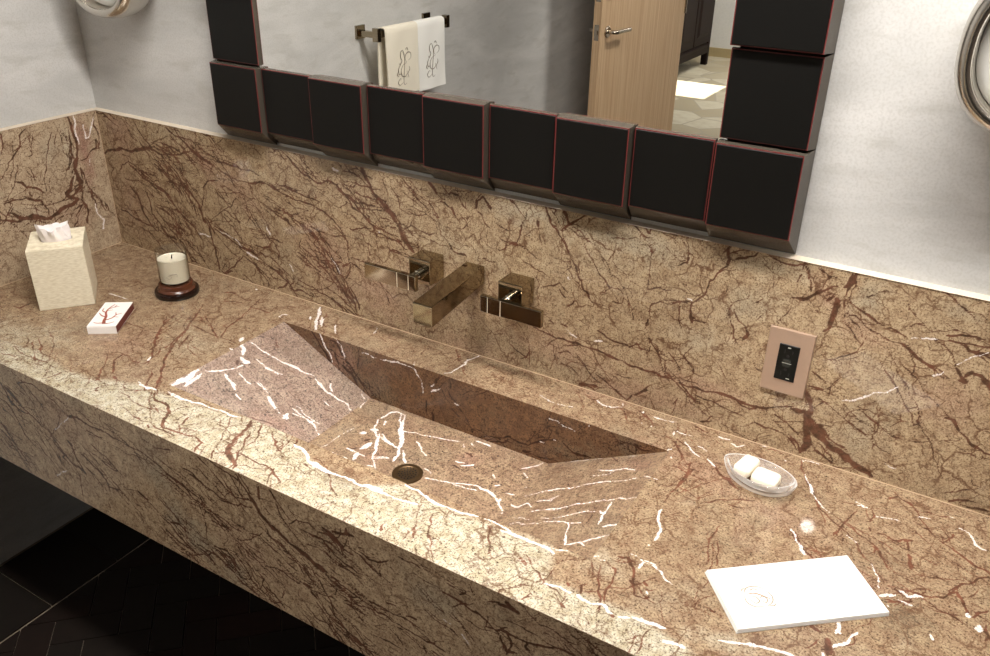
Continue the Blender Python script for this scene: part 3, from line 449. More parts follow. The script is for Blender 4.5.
'C': 'd4.6:472,-73 479,-65 496,-62|d2.2:577,-95 612,-92 638,-93|d2.2:592,-104 603,-152 613,-203|d2.2:647,-50 655,-39 674,-39|d2.3:514,-72 550,-75|w3.2:664,-94 671,-95|w4.3:721,-57 733,-67|w2.9:515,-18 521,-21|d4.3:723,-19 755,-65 771,-89|d2.7:741,-26 775,-75|w5.3:719,-16 746,-59 775,-98|w3.2:759,-50 771,-66|w2.1:796,-55 817,-82|d2.3:1377,-6 1403,-24 1423,-29|w1.8:1423,-29 1439,-35 1456,-28 1477,-19|w3.1:1469,-7 1473,-13|d2.2:1458,-31 1483,-32|d3.5:1505,-17 1523,-30|w3.6:1513,-16 1516,-19|d2.2:1358,-79 1364,-100|d1.3:1316,-63 1328,-98|w1.3:1321,-68 1358,-79 1393,-73|d2.5:1799,-6 1809,-34 1822,-59 1834,-82 1850,-109 1863,-125|w3.0:1802,-8 1804,-10|w2.5:1818,-48 1830,-72 1839,-95|w1.7:1806,-5 1833,-2|d1.7:1953,-10 1959,-25 1949,-40|d1.7:1959,-25 1976,-35 1989,-44|d2.1:1884,-91 1901,-83 1920,-83|w1.7:1906,-76 1928,-80|d2.8:1821,-62 1835,-85 1849,-106 1863,-127 1879,-140 1892,-148 1911,-164 1925,-179 1941,-202 1952,-215|w1.6:1827,-71 1836,-91 1865,-120 1876,-128|d1.6:1849,-106 1870,-146 1885,-170|d2.3:1952,-215 1965,-231 1976,-243|d4.6:1947,-223 1953,-224|d2.5:1933,-83 1936,-101 1934,-114|d3.2:1935,-130 1937,-139|d2.0:1931,-115 1939,-108|d4.8:1947,-138 1958,-134|d3.2:1958,-134 1971,-140 1982,-135 1989,-130|d5.6:1987,-135 1996,-126|d4.8:1990,-135 1995,-150|d8.6:1998,-161 2002,-174 2004,-193|d2.3:2004,-193 2013,-199 2031,-197 2056,-186 2072,-178|d2.4:1950,-161 1964,-170 1977,-180 1989,-187|d2.9:1956,-14 1964,-27 1982,-37 1997,-54 2009,-80 2019,-93 2031,-101|d4.0:2031,-101 2047,-115 2061,-124 2075,-130 2089,-136 2101,-141|d8.8:2097,-138 2103,-144|d2.1:2001,-40 2012,-38 2025,-42 2041,-35|d2.1:1950,-43 1960,-27|d1.7:1934,-77 1951,-71 1969,-72 1987,-74|d2.1:1990,-73 2006,-85 2015,-87|d2.5:2045,-76 2045,-90 2037,-106|w2.1:1997,-59 2014,-54|w2.1:2041,-33 2047,-32|w2.9:2055,-54 2067,-60 2077,-86 2091,-92|w1.7:1907,-82 1928,-80|w1.6:1937,-97 1960,-89 1975,-88|w1.6:1911,-169 1925,-177|d4.1:1965,-100 1966,-103|d3.9:2102,-152 2089,-163 2077,-180 2066,-198 2056,-211|d5.4:2066,-207 2057,-215 2048,-230 2036,-235|d3.8:2033,-237 2018,-242 2000,-242 1981,-245|w6.7:1972,-273 1992,-263|w5.3:1995,-247 2007,-254 2024,-245|d4.5:1984,-281 1999,-272 2013,-261 2003,-267|w4.5:2010,-270 2014,-269|d4.6:2064,-209 2071,-220 2076,-230 2082,-239|w1.9:1952,-215 1963,-233 1972,-255|d1.9:1829,-194 1844,-217 1858,-235 1866,-245|w2.3:1831,-199 1849,-224 1863,-246|d1.9:1985,-214 2007,-219 2034,-223|d1.6:2015,-195 2046,-190|d2.3:1814,-197 1832,-207 1848,-224 1865,-244|w2.7:1831,-203 1842,-212|w2.3:1851,-222 1865,-246|d1.5:1832,-207 1862,-220 1879,-230|d2.2:1737,-248 1736,-270 1736,-294 1740,-323 1747,-343|w1.9:1657,-296 1664,-319 1662,-336|w2.2:1659,-348 1662,-355|w1.4:1659,-384 1681,-390 1695,-393 1706,-405 1720,-411|w4.0:1704,-491 1720,-493 1737,-493|w4.6:1744,-511 1760,-510 1771,-509|w2.7:1807,-471 1824,-466 1842,-455 1857,-451|w4.7:1857,-451 1877,-447 1895,-445|w3.4:1843,-456 1850,-454|d4.2:1683,-426 1687,-429|d3.4:1692,-448 1698,-447|w2.8:1691,-438 1694,-441|d4.8:1782,-427 1785,-429|d1.7:1769,-426 1781,-427 1802,-429|d3.1:1904,-377 1918,-389|d11.7:1929,-393 1933,-402 1937,-419|d3.1:1904,-408 1906,-409|d1.7:1766,-441 1757,-416 1754,-391|d1.4:1739,-432 1756,-437|w3.5:1940,-397 1944,-397|w2.8:1934,-357 1939,-374|d2.0:1722,-534 1723,-518 1722,-506|d3.2:1647,-142 1647,-168 1647,-190|d2.4:1647,-190 1661,-197 1682,-208 1690,-202|d1.6:1647,-142 1654,-134|d2.1:1626,-121 1606,-85|d3.0:1604,-72 1626,-80 1638,-93|d2.1:1622,-131 1642,-145|w2.5:1613,-66 1633,-89 1646,-95|d4.9:1662,-99 1679,-108 1694,-122 1716,-137 1733,-148|w2.5:1664,-94 1680,-111|d2.0:1681,-214 1695,-196 1704,-182|w3.3:1605,-124 1609,-129|w2.1:1588,-118 1600,-100|d1.6:1646,-194 1644,-226 1643,-250|w4.6:1645,-264 1648,-274 1656,-299|w4.5:1656,-299 1662,-311 1663,-333|w2.2:1661,-352 1661,-349|d1.9:1737,-259 1735,-287 1739,-316 1746,-346|d1.1:1652,-290 1688,-271 1711,-262 1740,-252|d2.0:1734,-193 1749,-195|w1.4:1645,-385 1661,-383 1674,-384 1692,-390|w1.4:1665,-385 1667,-406|w2.1:1589,-421 1607,-411|w2.5:1521,-438 1537,-441 1547,-442|w1.8:1541,-436 1560,-426|d3.2:1631,-396 1646,-394 1658,-407|d1.8:1621,-417 1640,-423|d1.4:1602,-432 1606,-444|d1.8:1563,-452 1579,-432|w1.4:1613,-420 1624,-416|d2.8:1903,-380 1916,-390|d12.4:1931,-393 1936,-407 1939,-416|w4.2:1933,-356 1935,-368 1933,-377|w5.6:1940,-401 1945,-392 1952,-377|w4.2:1954,-374 1962,-361|d3.1:1960,-366 1958,-382 1949,-391|d2.1:1921,-401 1916,-415|d5.5:2008,-188 2002,-182|d4.6:2066,-207 2076,-226 2083,-246 2090,-249|w6.1:2082,-244 2086,-252|d3.8:2090,-249 2097,-235 2108,-223|w9.7:2097,-262 2100,-273|d6.0:2104,-264 2111,-278|d3.8:2105,-253 2110,-282|w3.6:2045,-311 2050,-320|d1.9:2029,-262 2049,-259 2069,-257|d3.0:1981,-277 1994,-275 2011,-267|w3.0:1998,-268 2014,-269|w2.2:1984,-288 1986,-289|d1.8:1979,-298 1971,-328 1964,-345|w5.5:1930,-420 1933,-421|w2.9:1454,-441 1475,-441 1491,-439 1516,-439 1546,-443|w1.4:1539,-436 1565,-422|w1.4:1590,-422 1606,-411|d1.4:1503,-475 1522,-485 1540,-495|d1.7:1562,-445 1563,-469 1563,-488 1562,-507|d2.0:1561,-506 1561,-521 1554,-537 1549,-551|w3.4:1566,-501 1587,-498 1603,-497|w6.1:1614,-500 1634,-503|w3.4:1634,-503 1655,-496 1670,-503|w3.3:1680,-506 1692,-500|w4.7:1692,-498 1710,-493 1724,-492 1739,-493|w7.2:1746,-513 1759,-509 1770,-508|d1.8:1566,-445 1582,-437 1595,-422|d1.8:1599,-424 1616,-457 1626,-446 1637,-441|d4.9:1639,-426 1643,-442 1645,-455|d3.1:1645,-455 1644,-469 1652,-491|d2.1:1623,-419 1639,-426|d3.2:1635,-397 1647,-394 1661,-408|d6.3:1666,-432 1673,-437|d3.5:1659,-408 1667,-423 1671,-439 1681,-455|d2.8:1682,-455 1694,-454 1697,-443|d4.2:1685,-428 1692,-428|w1.8:1666,-382 1683,-389 1696,-392|w1.8:1696,-392 1707,-404 1720,-410|d4.1:1609,-480 1617,-495|d1.7:1610,-480 1618,-471|d4.1:1589,-486 1594,-489|d1.7:1712,-431 1717,-441 1714,-452|d1.7:1746,-428 1757,-436|w1.4:1667,-381 1668,-406|d3.4:1603,-522 1611,-528|d2.0:1582,-513 1599,-520 1611,-534|d2.3:1723,-503 1722,-518 1726,-543|d2.0:1704,-537 1711,-531 1716,-522|d2.3:1642,-527 1649,-538|d1.7:1517,-547 1530,-534 1540,-524|d2.7:1671,-505 1676,-510|d1.3:1567,-531 1585,-529 1592,-537|w3.9:1205,-471 1229,-469 1249,-468 1271,-466|w2.7:1271,-466 1292,-462 1309,-458|w3.1:1264,-429 1287,-432 1307,-438|w5.3:1307,-438 1332,-440 1355,-439|w3.4:1355,-439 1380,-438 1411,-433|w2.2:1421,-431 1451,-432 1476,-438|w4.3:1476,-438 1504,-438|w2.9:1504,-438 1525,-438 1539,-440|d2.2:1312,-446 1322,-472 1334,-498 1352,-524|d2.2:1342,-457 1354,-480 1361,-500 1381,-521 1391,-531|d2.2:1431,-442 1445,-460 1462,-486|d2.3:1389,-400 1403,-420|d4.4:1298,-526 1301,-538|d1.6:1256,-430 1267,-447|d2.3:234,-351 280,-380|d2.3:282,-361 270,-327 270,-296 285,-281|d3.1:178,-246 194,-263|d7.3:144,-385 145,-359|d3.0:121,-387 146,-384|d2.7:314,-447 356,-473 398,-496|d2.2:288,-409 364,-447 396,-477 421,-496|d2.2:294,-492 329,-505 359,-506 395,-503 426,-502 458,-506|d2.7:306,-530 324,-524 350,-522|d2.2:278,-454 327,-481|d4.7:473,-538 478,-526 479,-509|d2.5:516,-528 513,-517|d2.6:482,-402 507,-426 539,-463 565,-492|d4.7:517,-399 526,-423 565,-455|d7.0:575,-463 587,-469|d2.5:588,-468 603,-477|d4.1:555,-400 575,-401|d2.1:513,-397 548,-399|d5.0:589,-512 588,-504|d5.9:591,-515 597,-516|d4.3:468,-240 484,-270 515,-306 546,-340|d2.6:546,-340 576,-371 596,-398|d3.8:491,-171 524,-221 551,-272 569,-314 601,-355|d4.0:601,-355 634,-392 667,-427 685,-451|d2.8:685,-451 707,-471 735,-478 750,-477|d4.6:741,-474 771,-488 784,-511|d2.0:614,-497 636,-486 662,-474 672,-459|d2.0:633,-484 613,-462|w2.4:634,-452 663,-456 691,-451|w2.4:713,-446 756,-448 798,-442|w2.4:247,-228 286,-222 311,-219|d2.3:361,-231 385,-277 423,-333|d2.2:486,-336 455,-289 436,-290|d2.2:467,-211 472,-244|d1.6:536,-231 565,-235|d1.6:495,-500 445,-465 422,-440|d2.1:478,-502 499,-498|d2.0:536,-493 554,-499 559,-514|d1.4:673,-501 709,-503 739,-500|d1.4:708,-520 733,-513|d3.3:473,-147 503,-189 529,-231 546,-271 561,-310 583,-337|d3.5:583,-337 617,-376 655,-417 688,-454|d3.2:451,-229 491,-279 527,-322 569,-367|w3.6:575,-374 583,-383|d2.8:462,-216 483,-261|d2.7:540,-230 568,-235 604,-239 630,-235 657,-232|d4.3:629,-234 615,-209 605,-176 598,-152 591,-126|d2.8:591,-126 579,-96 564,-49|d3.3:579,-96 610,-95 633,-93|d2.8:494,-114 521,-97 552,-89|d2.1:603,-294 638,-302 668,-308|d2.2:515,-193 571,-215 553,-181|d2.1:610,-310 623,-352|d5.2:470,-71 491,-61|d3.0:367,-62 370,-39|d4.4:641,-50 664,-41|w2.7:670,-99 663,-85 674,-78|w8.3:672,-211 679,-223|w5.1:685,-261 704,-265|w2.4:642,-457 666,-458 688,-452|w3.3:727,-451 760,-450 794,-441 823,-439|w2.3:823,-439 853,-436 875,-438 894,-434|d3.9:636,-397 660,-419 685,-452|d3.3:688,-454 710,-474 743,-478 767,-487|d5.5:767,-487 781,-510 801,-532|d4.0:801,-532 827,-530 849,-527 872,-520|d3.9:872,-520 894,-528 899,-539 907,-551|d1.8:804,-534 825,-542|d4.5:817,-486 821,-500 822,-508|d2.3:792,-483 810,-480|d1.8:775,-486 779,-467 796,-453|d3.4:929,-530 944,-551|d7.0:920,-429 928,-454 935,-480 944,-503|d9.3:942,-504 959,-522 975,-532|d5.8:967,-530 989,-536 998,-550|d4.2:970,-507 986,-532|d3.0:941,-450 950,-470 966,-496 980,-522|d3.9:945,-432 960,-449 970,-472|d2.1:970,-472 967,-488|d1.7:964,-450 977,-438 984,-426|d2.2:865,-453 884,-475|d1.6:993,-540 1012,-532 1035,-527 1052,-516|d3.2:1057,-513 1065,-534 1077,-555|d2.4:1074,-496 1079,-515|d2.5:1029,-427 1041,-455|d1.7:993,-420 1022,-446 1036,-480|d2.1:1026,-479 1021,-454|d1.6:1100,-479 1125,-483 1153,-490|w5.0:1037,-444 1057,-448 1080,-458 1091,-465|w7.3:1093,-467 1112,-468 1141,-473|d2.0:1083,-476 1109,-480|d1.9:657,-483 667,-468|d1.9:705,-502 732,-502 748,-491|d1.9:721,-537 747,-532|d4.5:769,-541 783,-543|d1.8:802,-505 803,-488|d2.4:717,-452 730,-453|d2.5:1356,-492 1369,-511 1384,-522 1404,-550|d2.5:1433,-443 1453,-473 1468,-495|d2.2:1335,-500 1349,-513 1352,-532|d4.4:1298,-529 1301,-540|d1.4:1503,-472 1531,-489|d1.7:1551,-550 1556,-534|d1.4:1502,-545 1510,-531|d1.4:1515,-555 1528,-533 1544,-514|w5.0:1042,-444 1075,-455 1096,-469|w6.5:1096,-469 1122,-472 1142,-472|w3.2:1142,-472 1172,-469 1200,-467|w4.7:1197,-469 1223,-465 1242,-462|d3.9:715,-13 744,-53 771,-92|w4.6:710,-9 731,-40 755,-68|w3.2:748,-44 778,-80|w2.5:799,-60 825,-91|d1.8:900,-95 897,-71 894,-46|w2.2:893,-44 886,-18|d1.5:907,-45 945,-60|d1.5:1007,-52 1027,-82|w1.2:1042,-96 1049,-109|d3.5:1086,-7 1118,-45|d2.6:1126,-57 1160,-82|w3.5:1138,-2 1132,-30 1133,-59 1130,-90|w2.0:1132,-88 1120,-102|d2.0:1178,-42 1178,-24 1194,-25 1189,-40|d2.3:1139,-37 1154,-22|d1.1:1212,-65 1214,-30|d1.6:1379,-6 1401,-24 1419,-25|w1.4:1419,-25 1443,-37 1461,-28|d1.9:1444,-39 1448,-49|d3.7:1481,-33 1495,-53|d1.3:1495,-53 1518,-80 1528,-97|d1.6:1468,-31 1490,-37|w3.2:1514,-17 1516,-20|d2.4:1519,-23 1541,-43|w2.6:1542,-51 1544,-53|d2.2:1482,-7 1504,-18 1519,-23|w1.3:1537,-26 1549,-23|w2.1:1525,-53 1527,-54|d1.0:1546,-67 1560,-77|d2.7:1516,-17 1531,-32 1548,-50|w3.3:1513,-19 1515,-21|w1.7:1536,-23 1553,-21 1577,-14|d2.0:1580,-12 1586,-38 1586,-55|w2.6:1586,-57 1585,-47|w1.6:1588,-42 1605,-42 1618,-40|d3.2:1577,-66 1590,-69|d2.6:1591,-74 1610,-94|d2.6:1598,-69 1621,-77 1636,-89|w3.2:1632,-86 1638,-93|d1.6:1624,-86 1645,-99|d1.6:1615,-53 1637,-67|w1.6:1633,-64 1653,-73|d3.3:1608,-9 1626,-12 1633,-14|d1.6:1633,-14 1654,-17|w2.3:1654,-17 1666,-21 1679,-18|w2.6:1684,-26 1696,-29 1706,-17|d2.5:1662,-99 1681,-107|d4.3:1690,-121 1707,-130 1727,-146|d2.1:1653,-135 1648,-153 1645,-179 1648,-196|d1.6:1623,-107 1639,-128 1653,-135|d1.9:1612,-99 1627,-116 1627,-131|d2.0:1745,-9 1759,-5 1769,-9|w2.6:1778,-27 1781,-28|w1.6:1727,-4 1743,-4|w2.5:1605,-124 1606,-129|d1.9:1572,-97 1571,-81|w1.2:1595,-196 1613,-194',
'SR': 'w2.9:129,-153 97,-158 69,-155 45,-164|w1.7:127,-174 98,-172 87,-160|w2.1:220,-214 188,-207 155,-210 126,-200 90,-198 49,-198 23,-193|w2.4:180,-281 141,-274 105,-265 75,-258 37,-257 7,-256 -25,-256|w1.6:167,-303 125,-302 90,-292 59,-290|w2.0:158,-317 112,-319 73,-324|w2.3:55,-290 41,-300|w3.1:43,-266 41,-289 38,-309 36,-329|w3.1:98,-321 85,-352 71,-383|w3.3:71,-382 38,-376 17,-366 -6,-361 -28,-359|w4.5:21,-336 7,-334 -9,-330 -29,-330|w1.8:47,-376 34,-389|w2.1:201,-246 177,-248 171,-236 166,-230|d1.3:254,-157 222,-147 183,-134|d2.1:169,-192 163,-198|d2.7:60,-319 57,-302|d1.3:248,-136 211,-134 180,-124|w1.8:281,-104 188,-107 131,-106|w2.4:15,-186 -6,-198 -21,-207|d1.8:-31,-331 -34,-334|d1.5:71,-341 61,-325 60,-305|w2.6:83,-112 65,-113|d1.7:73,-137 47,-113|d3.5:98,-129 131,-87|w2.5:265,-250 239,-266 223,-254 205,-263|w1.7:246,-225 215,-215 178,-209|w1.7:206,-246 184,-245 166,-230|w1.6:227,-299 192,-305|w1.6:221,-315 183,-319 118,-316|w1.6:202,-282 141,-275|w1.2:167,-282 139,-278',
'SB': 'd4.2:1532,-15 1548,-19 1563,-16|d1.7:1499,-14 1525,-24 1541,-29|d4.4:1393,-61 1410,-71 1424,-77|d6.2:1423,-75 1452,-71|d3.7:1231,-109 1260,-101 1282,-90|d4.5:1278,-94 1296,-96 1319,-95 1336,-81 1358,-68 1384,-61|d6.4:1306,-112 1324,-110|d2.2:1360,-30 1370,-45 1362,-66|w2.3:1347,-75 1352,-75|w2.2:1377,-63 1382,-64|d1.9:1198,-124 1231,-109|d4.2:810,-62 838,-74|d6.2:856,-63 878,-76 898,-100|d4.1:874,-52 905,-88 925,-117|d2.5:906,-77 948,-99 958,-116|d2.0:934,-63 959,-106|w1.9:964,-16 1007,-5 1048,-7 1065,-30 1069,-58|w3.8:1090,-44 1107,-43|w2.4:1090,-36 1098,-29|w1.9:1147,-56 1159,-59|d3.8:1103,-27 1113,-10|d6.8:1094,-99 1096,-118|d3.3:1137,-69 1159,-86|d3.4:1076,-75 1081,-114|d2.4:1117,-37 1132,-56|d6.9:773,-1 787,-19 803,-35 812,-51 824,-69|d4.4:808,-49 814,-63 837,-74|w3.1:798,3 805,-16 817,-34 828,-64|d4.3:823,-8 833,-8 843,-11 858,-34 867,-49 883,-59|w2.2:841,2 856,-16 864,-47|d2.1:906,2 905,-22 897,-55|w1.5:910,-9 943,-13 972,-15 1001,-7 1023,-6 1048,-7|d4.4:834,-38 842,-60|d2.0:1094,-31 1121,4|w2.9:1089,-48 1115,-36|d1.9:1156,-31 1197,-14 1216,-2|d2.8:1136,-3 1139,-25|d1.3:1363,0 1364,-22 1360,-51|w1.3:1364,-19 1387,-19 1418,-27|d1.8:1390,-18 1405,-26 1421,-26|d1.6:1420,-23 1429,-10 1444,-4 1453,3|w2.1:1443,-5 1447,-1|d1.0:1480,-1 1493,-4|d2.2:1345,-68 1371,-58',
'F': 'd6.1:1521,-21 1538,-18 1551,-21|d3.5:1522,-64 1536,-68 1543,-84 1534,-114|d4.2:1569,-65 1566,-79 1573,-83|d2.0:1548,-41 1564,-25 1585,-9|d2.7:1585,-2 1603,1 1616,1|d1.7:1587,-35 1612,-36 1628,-49|d2.0:1631,-9 1647,-22 1666,-30|d1.6:1641,-19 1670,-9 1687,-6|d2.7:379,-5 385,-31 407,-43 425,-65 441,-94 462,-125|d3.6:385,-31 438,-16 468,-22 502,-34 529,-48 539,-56|d12.1:332,-58 355,-70 376,-87|d5.0:321,-52 333,-73 343,-99 369,-105 404,-102|d4.5:301,-98 333,-107 349,-137 359,-164 380,-181 395,-196|d3.8:376,-87 404,-102 432,-116 455,-128|d5.2:270,-171 291,-189 310,-213|d3.5:254,-208 282,-230 311,-229 324,-251 348,-262|d4.6:262,-189 298,-207 326,-229 345,-253|d4.5:539,-56 572,-49 596,-52 625,-55|d4.3:625,-55 655,-53 678,-56 706,-57|d3.7:706,-57 734,-60 767,-60 797,-71|d3.6:797,-71 822,-79 852,-89 881,-100 901,-105|d9.4:515,-125 529,-129|d5.2:526,-131 533,-148 538,-170 550,-190|d4.3:462,-145 482,-162 504,-174 526,-185|d3.7:478,-154 501,-165 483,-177 506,-188|d6.3:528,-179 556,-193|d3.6:555,-139 576,-150 603,-164 622,-181 623,-211|d5.9:641,-120 656,-128 668,-137|d3.0:597,-103 625,-111 646,-122|d3.2:524,-191 528,-220 521,-270|d3.0:625,-192 663,-188 683,-199|d5.8:716,-165 743,-173|d2.3:734,-60 746,-78 756,-92|d2.2:419,-151 439,-189 476,-216|d2.2:402,-143 432,-172|d2.8:396,-248 407,-265|d3.4:393,-239 408,-254|d2.3:765,-25 796,-31 847,-20|d3.5:866,-47 892,-50 910,-61|d2.1:516,-67 489,-105 458,-137|w1.6:440,-241 484,-212|w1.6:545,-56 480,-114|d3.6:804,-71 832,-87 862,-97 885,-110|d2.3:885,-110 898,-123 902,-153 901,-211|d3.1:885,-110 924,-120 953,-125 977,-133 997,-133|d3.4:1017,-128 1042,-123 1064,-132 1086,-144 1112,-154 1125,-158|d3.5:871,-53 901,-58 929,-68 953,-76 972,-76|d3.4:912,-6 940,-16 961,-33 982,-50|d4.2:982,-50 1000,-60 1030,-47|d4.9:1004,-7 1020,-26 1032,-38|d9.9:1032,-38 1043,-54 1055,-70 1071,-85|d12.3:1071,-85 1093,-92 1114,-104|d11.4:1114,-104 1144,-111 1170,-120 1191,-127|d4.9:1059,-9 1055,-36|d4.8:1082,-8 1093,-24|d2.8:1093,-24 1105,-35 1125,-51|d2.4:1092,-32 1103,-53 1110,-67|d3.2:1119,-62 1139,-47 1162,-39 1178,-48|d9.2:1192,-33 1212,-40 1232,-52|d6.0:1213,-32 1242,-22 1258,-22|d3.1:1164,-59 1189,-59 1204,-82|d2.0:1143,-86 1178,-82 1207,-89 1228,-96|d3.3:784,-149 803,-165 825,-188 842,-210|d4.8:799,-205 828,-196 848,-207|d3.4:772,-198 802,-213 831,-235 860,-250|d3.3:826,-207 854,-228 891,-235 914,-254|d5.5:917,-208 949,-202 972,-220|d4.1:932,-210 957,-217 979,-235|d2.4:764,-231 805,-252 830,-265|d2.9:790,-264 845,-273|d2.2:983,-153 1011,-167 1038,-177|d2.1:1072,-111 1089,-120 1103,-118|d1.8:861,-125 897,-128|d3.8:1246,-28 1231,-60 1238,-74|d4.4:781,-231 818,-244 850,-248|d5.6:892,-228 924,-227 943,-237 962,-247|d4.5:949,-205 968,-215 980,-233|d4.6:917,-211 941,-218|d4.1:961,-252 984,-265 1013,-274|d2.6:984,-150 1012,-160 1040,-165 1059,-170|d2.7:967,-191 992,-217 1013,-245|d3.6:1033,-244 1047,-251 1049,-270 1074,-263|d4.5:1043,-244 1062,-248 1074,-266|d3.4:1046,-190 1076,-179 1104,-184 1131,-188|d10.9:1136,-185 1154,-180|d6.7:1153,-190 1163,-203|d2.6:1089,-224 1076,-250|d2.7:1074,-261 1087,-279|d2.7:1021,-226 1036,-223 1027,-252|d3.5:1116,-272 1125,-277|d2.6:1135,-233 1156,-250 1183,-251|d3.0:1165,-207 1181,-221 1202,-238 1227,-252 1253,-261|d2.1:1171,-190 1197,-199 1213,-213|d2.1:1137,-140 1152,-159 1163,-180 1170,-204|d2.4:1214,-153 1208,-170 1191,-170|d2.0:1229,-177 1259,-178|d3.2:1190,-135 1219,-146 1244,-155 1261,-150|d1.7:1059,-170 1080,-187 1103,-189|d2.0:1211,-94 1236,-98 1264,-110|d4.5:1243,-12 1250,-25|d3.9:1182,-49 1207,-45|d4.5:1269,-48 1285,-55 1300,-53 1321,-39|d4.0:1200,-130 1220,-141 1245,-148|d4.0:1245,-148 1274,-155 1302,-159 1334,-163|d3.5:1334,-163 1369,-169 1400,-169 1430,-173|d3.8:1191,-225 1216,-239 1241,-248 1271,-259|d2.9:1200,-225 1228,-246 1258,-262|d3.1:1316,-129 1336,-127|d3.4:1355,-138 1374,-132|d2.4:1309,-182 1333,-190 1344,-211|d2.4:1277,-223 1315,-214 1340,-218|d2.4:1225,-179 1247,-181 1276,-182|d6.1:1531,-11 1554,-23|d3.1:1501,-25 1524,-16|d3.5:1498,-78 1519,-74 1535,-57|d2.1:1501,-52 1498,-78|d5.0:1522,-84 1533,-107 1550,-101|d2.2:1344,-23 1367,-20 1389,-25|d2.8:1439,-71 1460,-55 1474,-43|d4.2:1453,-39 1463,-29|d2.5:1428,-28 1446,-31|d2.2:1377,-63 1402,-83 1424,-91|d2.1:1470,-10 1481,-36 1488,-48|d2.2:1435,-89 1453,-96 1471,-123|w2.2:1424,-104 1438,-108|w3.0:1456,-117 1471,-131|d3.9:1384,-182 1388,-198|d4.6:1208,-45 1228,-56 1256,-63|d3.0:1235,-15 1221,-43 1236,-56',
'SF': 'w3.8:996,-166 1013,-199 1035,-219 1064,-265|w6.8:1008,-202 1016,-202|w5.8:998,-222 1001,-215|w6.6:1027,-257 1036,-243|w4.7:1040,-138 1063,-176 1090,-208 1102,-241 1109,-263|w3.4:1033,-143 1070,-188 1089,-217|w2.8:1038,-213 1072,-224 1089,-221|w3.7:1108,-229 1130,-254|w2.3:1111,-187 1134,-205 1154,-215|w1.8:1068,-270 1098,-259|w4.6:1074,-297 1083,-296|w2.3:1173,-249 1194,-255|w3.1:1189,-272 1217,-265 1243,-256 1265,-248 1291,-240|w4.4:1291,-240 1316,-245 1331,-252|w3.0:1331,-252 1352,-269 1361,-277|w3.9:1342,-259 1342,-249|w1.8:1236,-260 1272,-259 1294,-252|w4.7:1210,-119 1243,-119|d6.5:1215,-165 1231,-167|w6.4:1227,-204 1248,-187|w2.7:1210,-199 1225,-194|d4.5:1213,-212 1229,-214|w2.7:1292,-192 1304,-203|w2.8:1205,-131 1212,-138|w1.9:1118,-157 1151,-149 1185,-140|w2.3:1192,-143 1201,-154|d6.7:1369,-291 1384,-288|w4.2:1364,-282 1382,-277 1387,-289|w2.7:1330,-149 1353,-127 1358,-112|w1.8:1339,-158 1354,-168|w2.2:1313,-226 1321,-217|w1.7:1341,-229 1360,-224|w1.8:1364,-194 1379,-182|w1.9:902,-306 933,-311 981,-312|w3.0:925,-122 934,-154|d2.0:916,-165 957,-176 981,-165|w1.9:945,-311 980,-309 1001,-303 1028,-306|w9.3:1037,-300 1034,-279|w8.5:1030,-265 1035,-242|w10.6:1006,-202 1020,-197|w5.8:997,-220 1002,-217|d7.6:1020,-239 1022,-229|d5.6:1017,-274 1022,-267|w4.2:1031,-207 1049,-237 1067,-273|w4.5:998,-159 999,-133 1011,-121 1032,-123|w4.8:1032,-123 1057,-165 1091,-210 1108,-255|w3.4:1020,-126 1060,-172 1094,-224|w5.9:1017,-173 1011,-159|w3.3:1034,-205 1067,-221 1089,-224|w3.7:1105,-225 1131,-255|w1.8:1069,-276 1098,-261|w2.3:1110,-185 1135,-206 1153,-214|w4.6:1077,-298 1084,-297|d4.5:1076,-321 1082,-310|d5.4:1044,-318 1085,-337|w2.3:1067,-273 1096,-300|w1.9:1060,-172 1085,-164 1124,-156 1163,-148|d1.4:962,-251 1005,-265|w1.4:963,-308 965,-249 972,-219|w1.9:1003,-275 1054,-282|d6.5:993,-312 1038,-323',
'SL': 'w7.2:-9,-228 12,-239 23,-252|w11.1:25,-260 38,-260 47,-257|w2.5:13,-347 29,-318 41,-291 44,-271|w9.8:4,-420 9,-389 2,-353|w4.9:21,-404 15,-358|d9.1:35,-280 31,-271|w2.6:7,-214 36,-212 60,-206 81,-196 107,-186 137,-173|w2.0:45,-239 74,-237 106,-228|w2.0:39,-317 74,-322|w1.5:55,-293 87,-295|d2.1:12,-140 31,-166 53,-175|d1.5:23,-200 65,-199|d1.6:16,-168 56,-171|w1.5:94,-274 120,-276|w3.9:41,-319 64,-323 80,-328|w3.4:91,-335 107,-339|w2.5:94,-280 125,-281|w7.8:131,-287 149,-293 164,-299|w9.7:193,-302 192,-290 198,-299|w2.5:57,-295 91,-293|w1.9:192,-278 222,-262 247,-263 268,-277|w1.9:161,-294 195,-299|d2.9:133,-376 151,-351 181,-336 204,-325|w3.5:167,-173 199,-175|w1.5:220,-265 248,-253|d1.5:114,-315 171,-315|d1.5:42,-346 83,-341|d1.5:126,-271 180,-267|w2.5:61,-240 88,-231 110,-223|w2.6:79,-198 106,-189 135,-175 151,-167|w4.5:156,-169 175,-172 202,-176 226,-170 251,-164|w3.0:187,-150 203,-165|w2.5:253,-166 263,-171|w2.0:212,-200 240,-198|w5.9:134,-288 158,-294|w8.7:191,-305 191,-287 198,-300|w1.9:179,-269 221,-264 251,-266 273,-279|w2.0:186,-259 241,-255|d1.5:94,-201 138,-197 177,-188|d1.5:125,-244 211,-242|d1.5:185,-215 259,-212|w3.6:246,-118 261,-121',
}
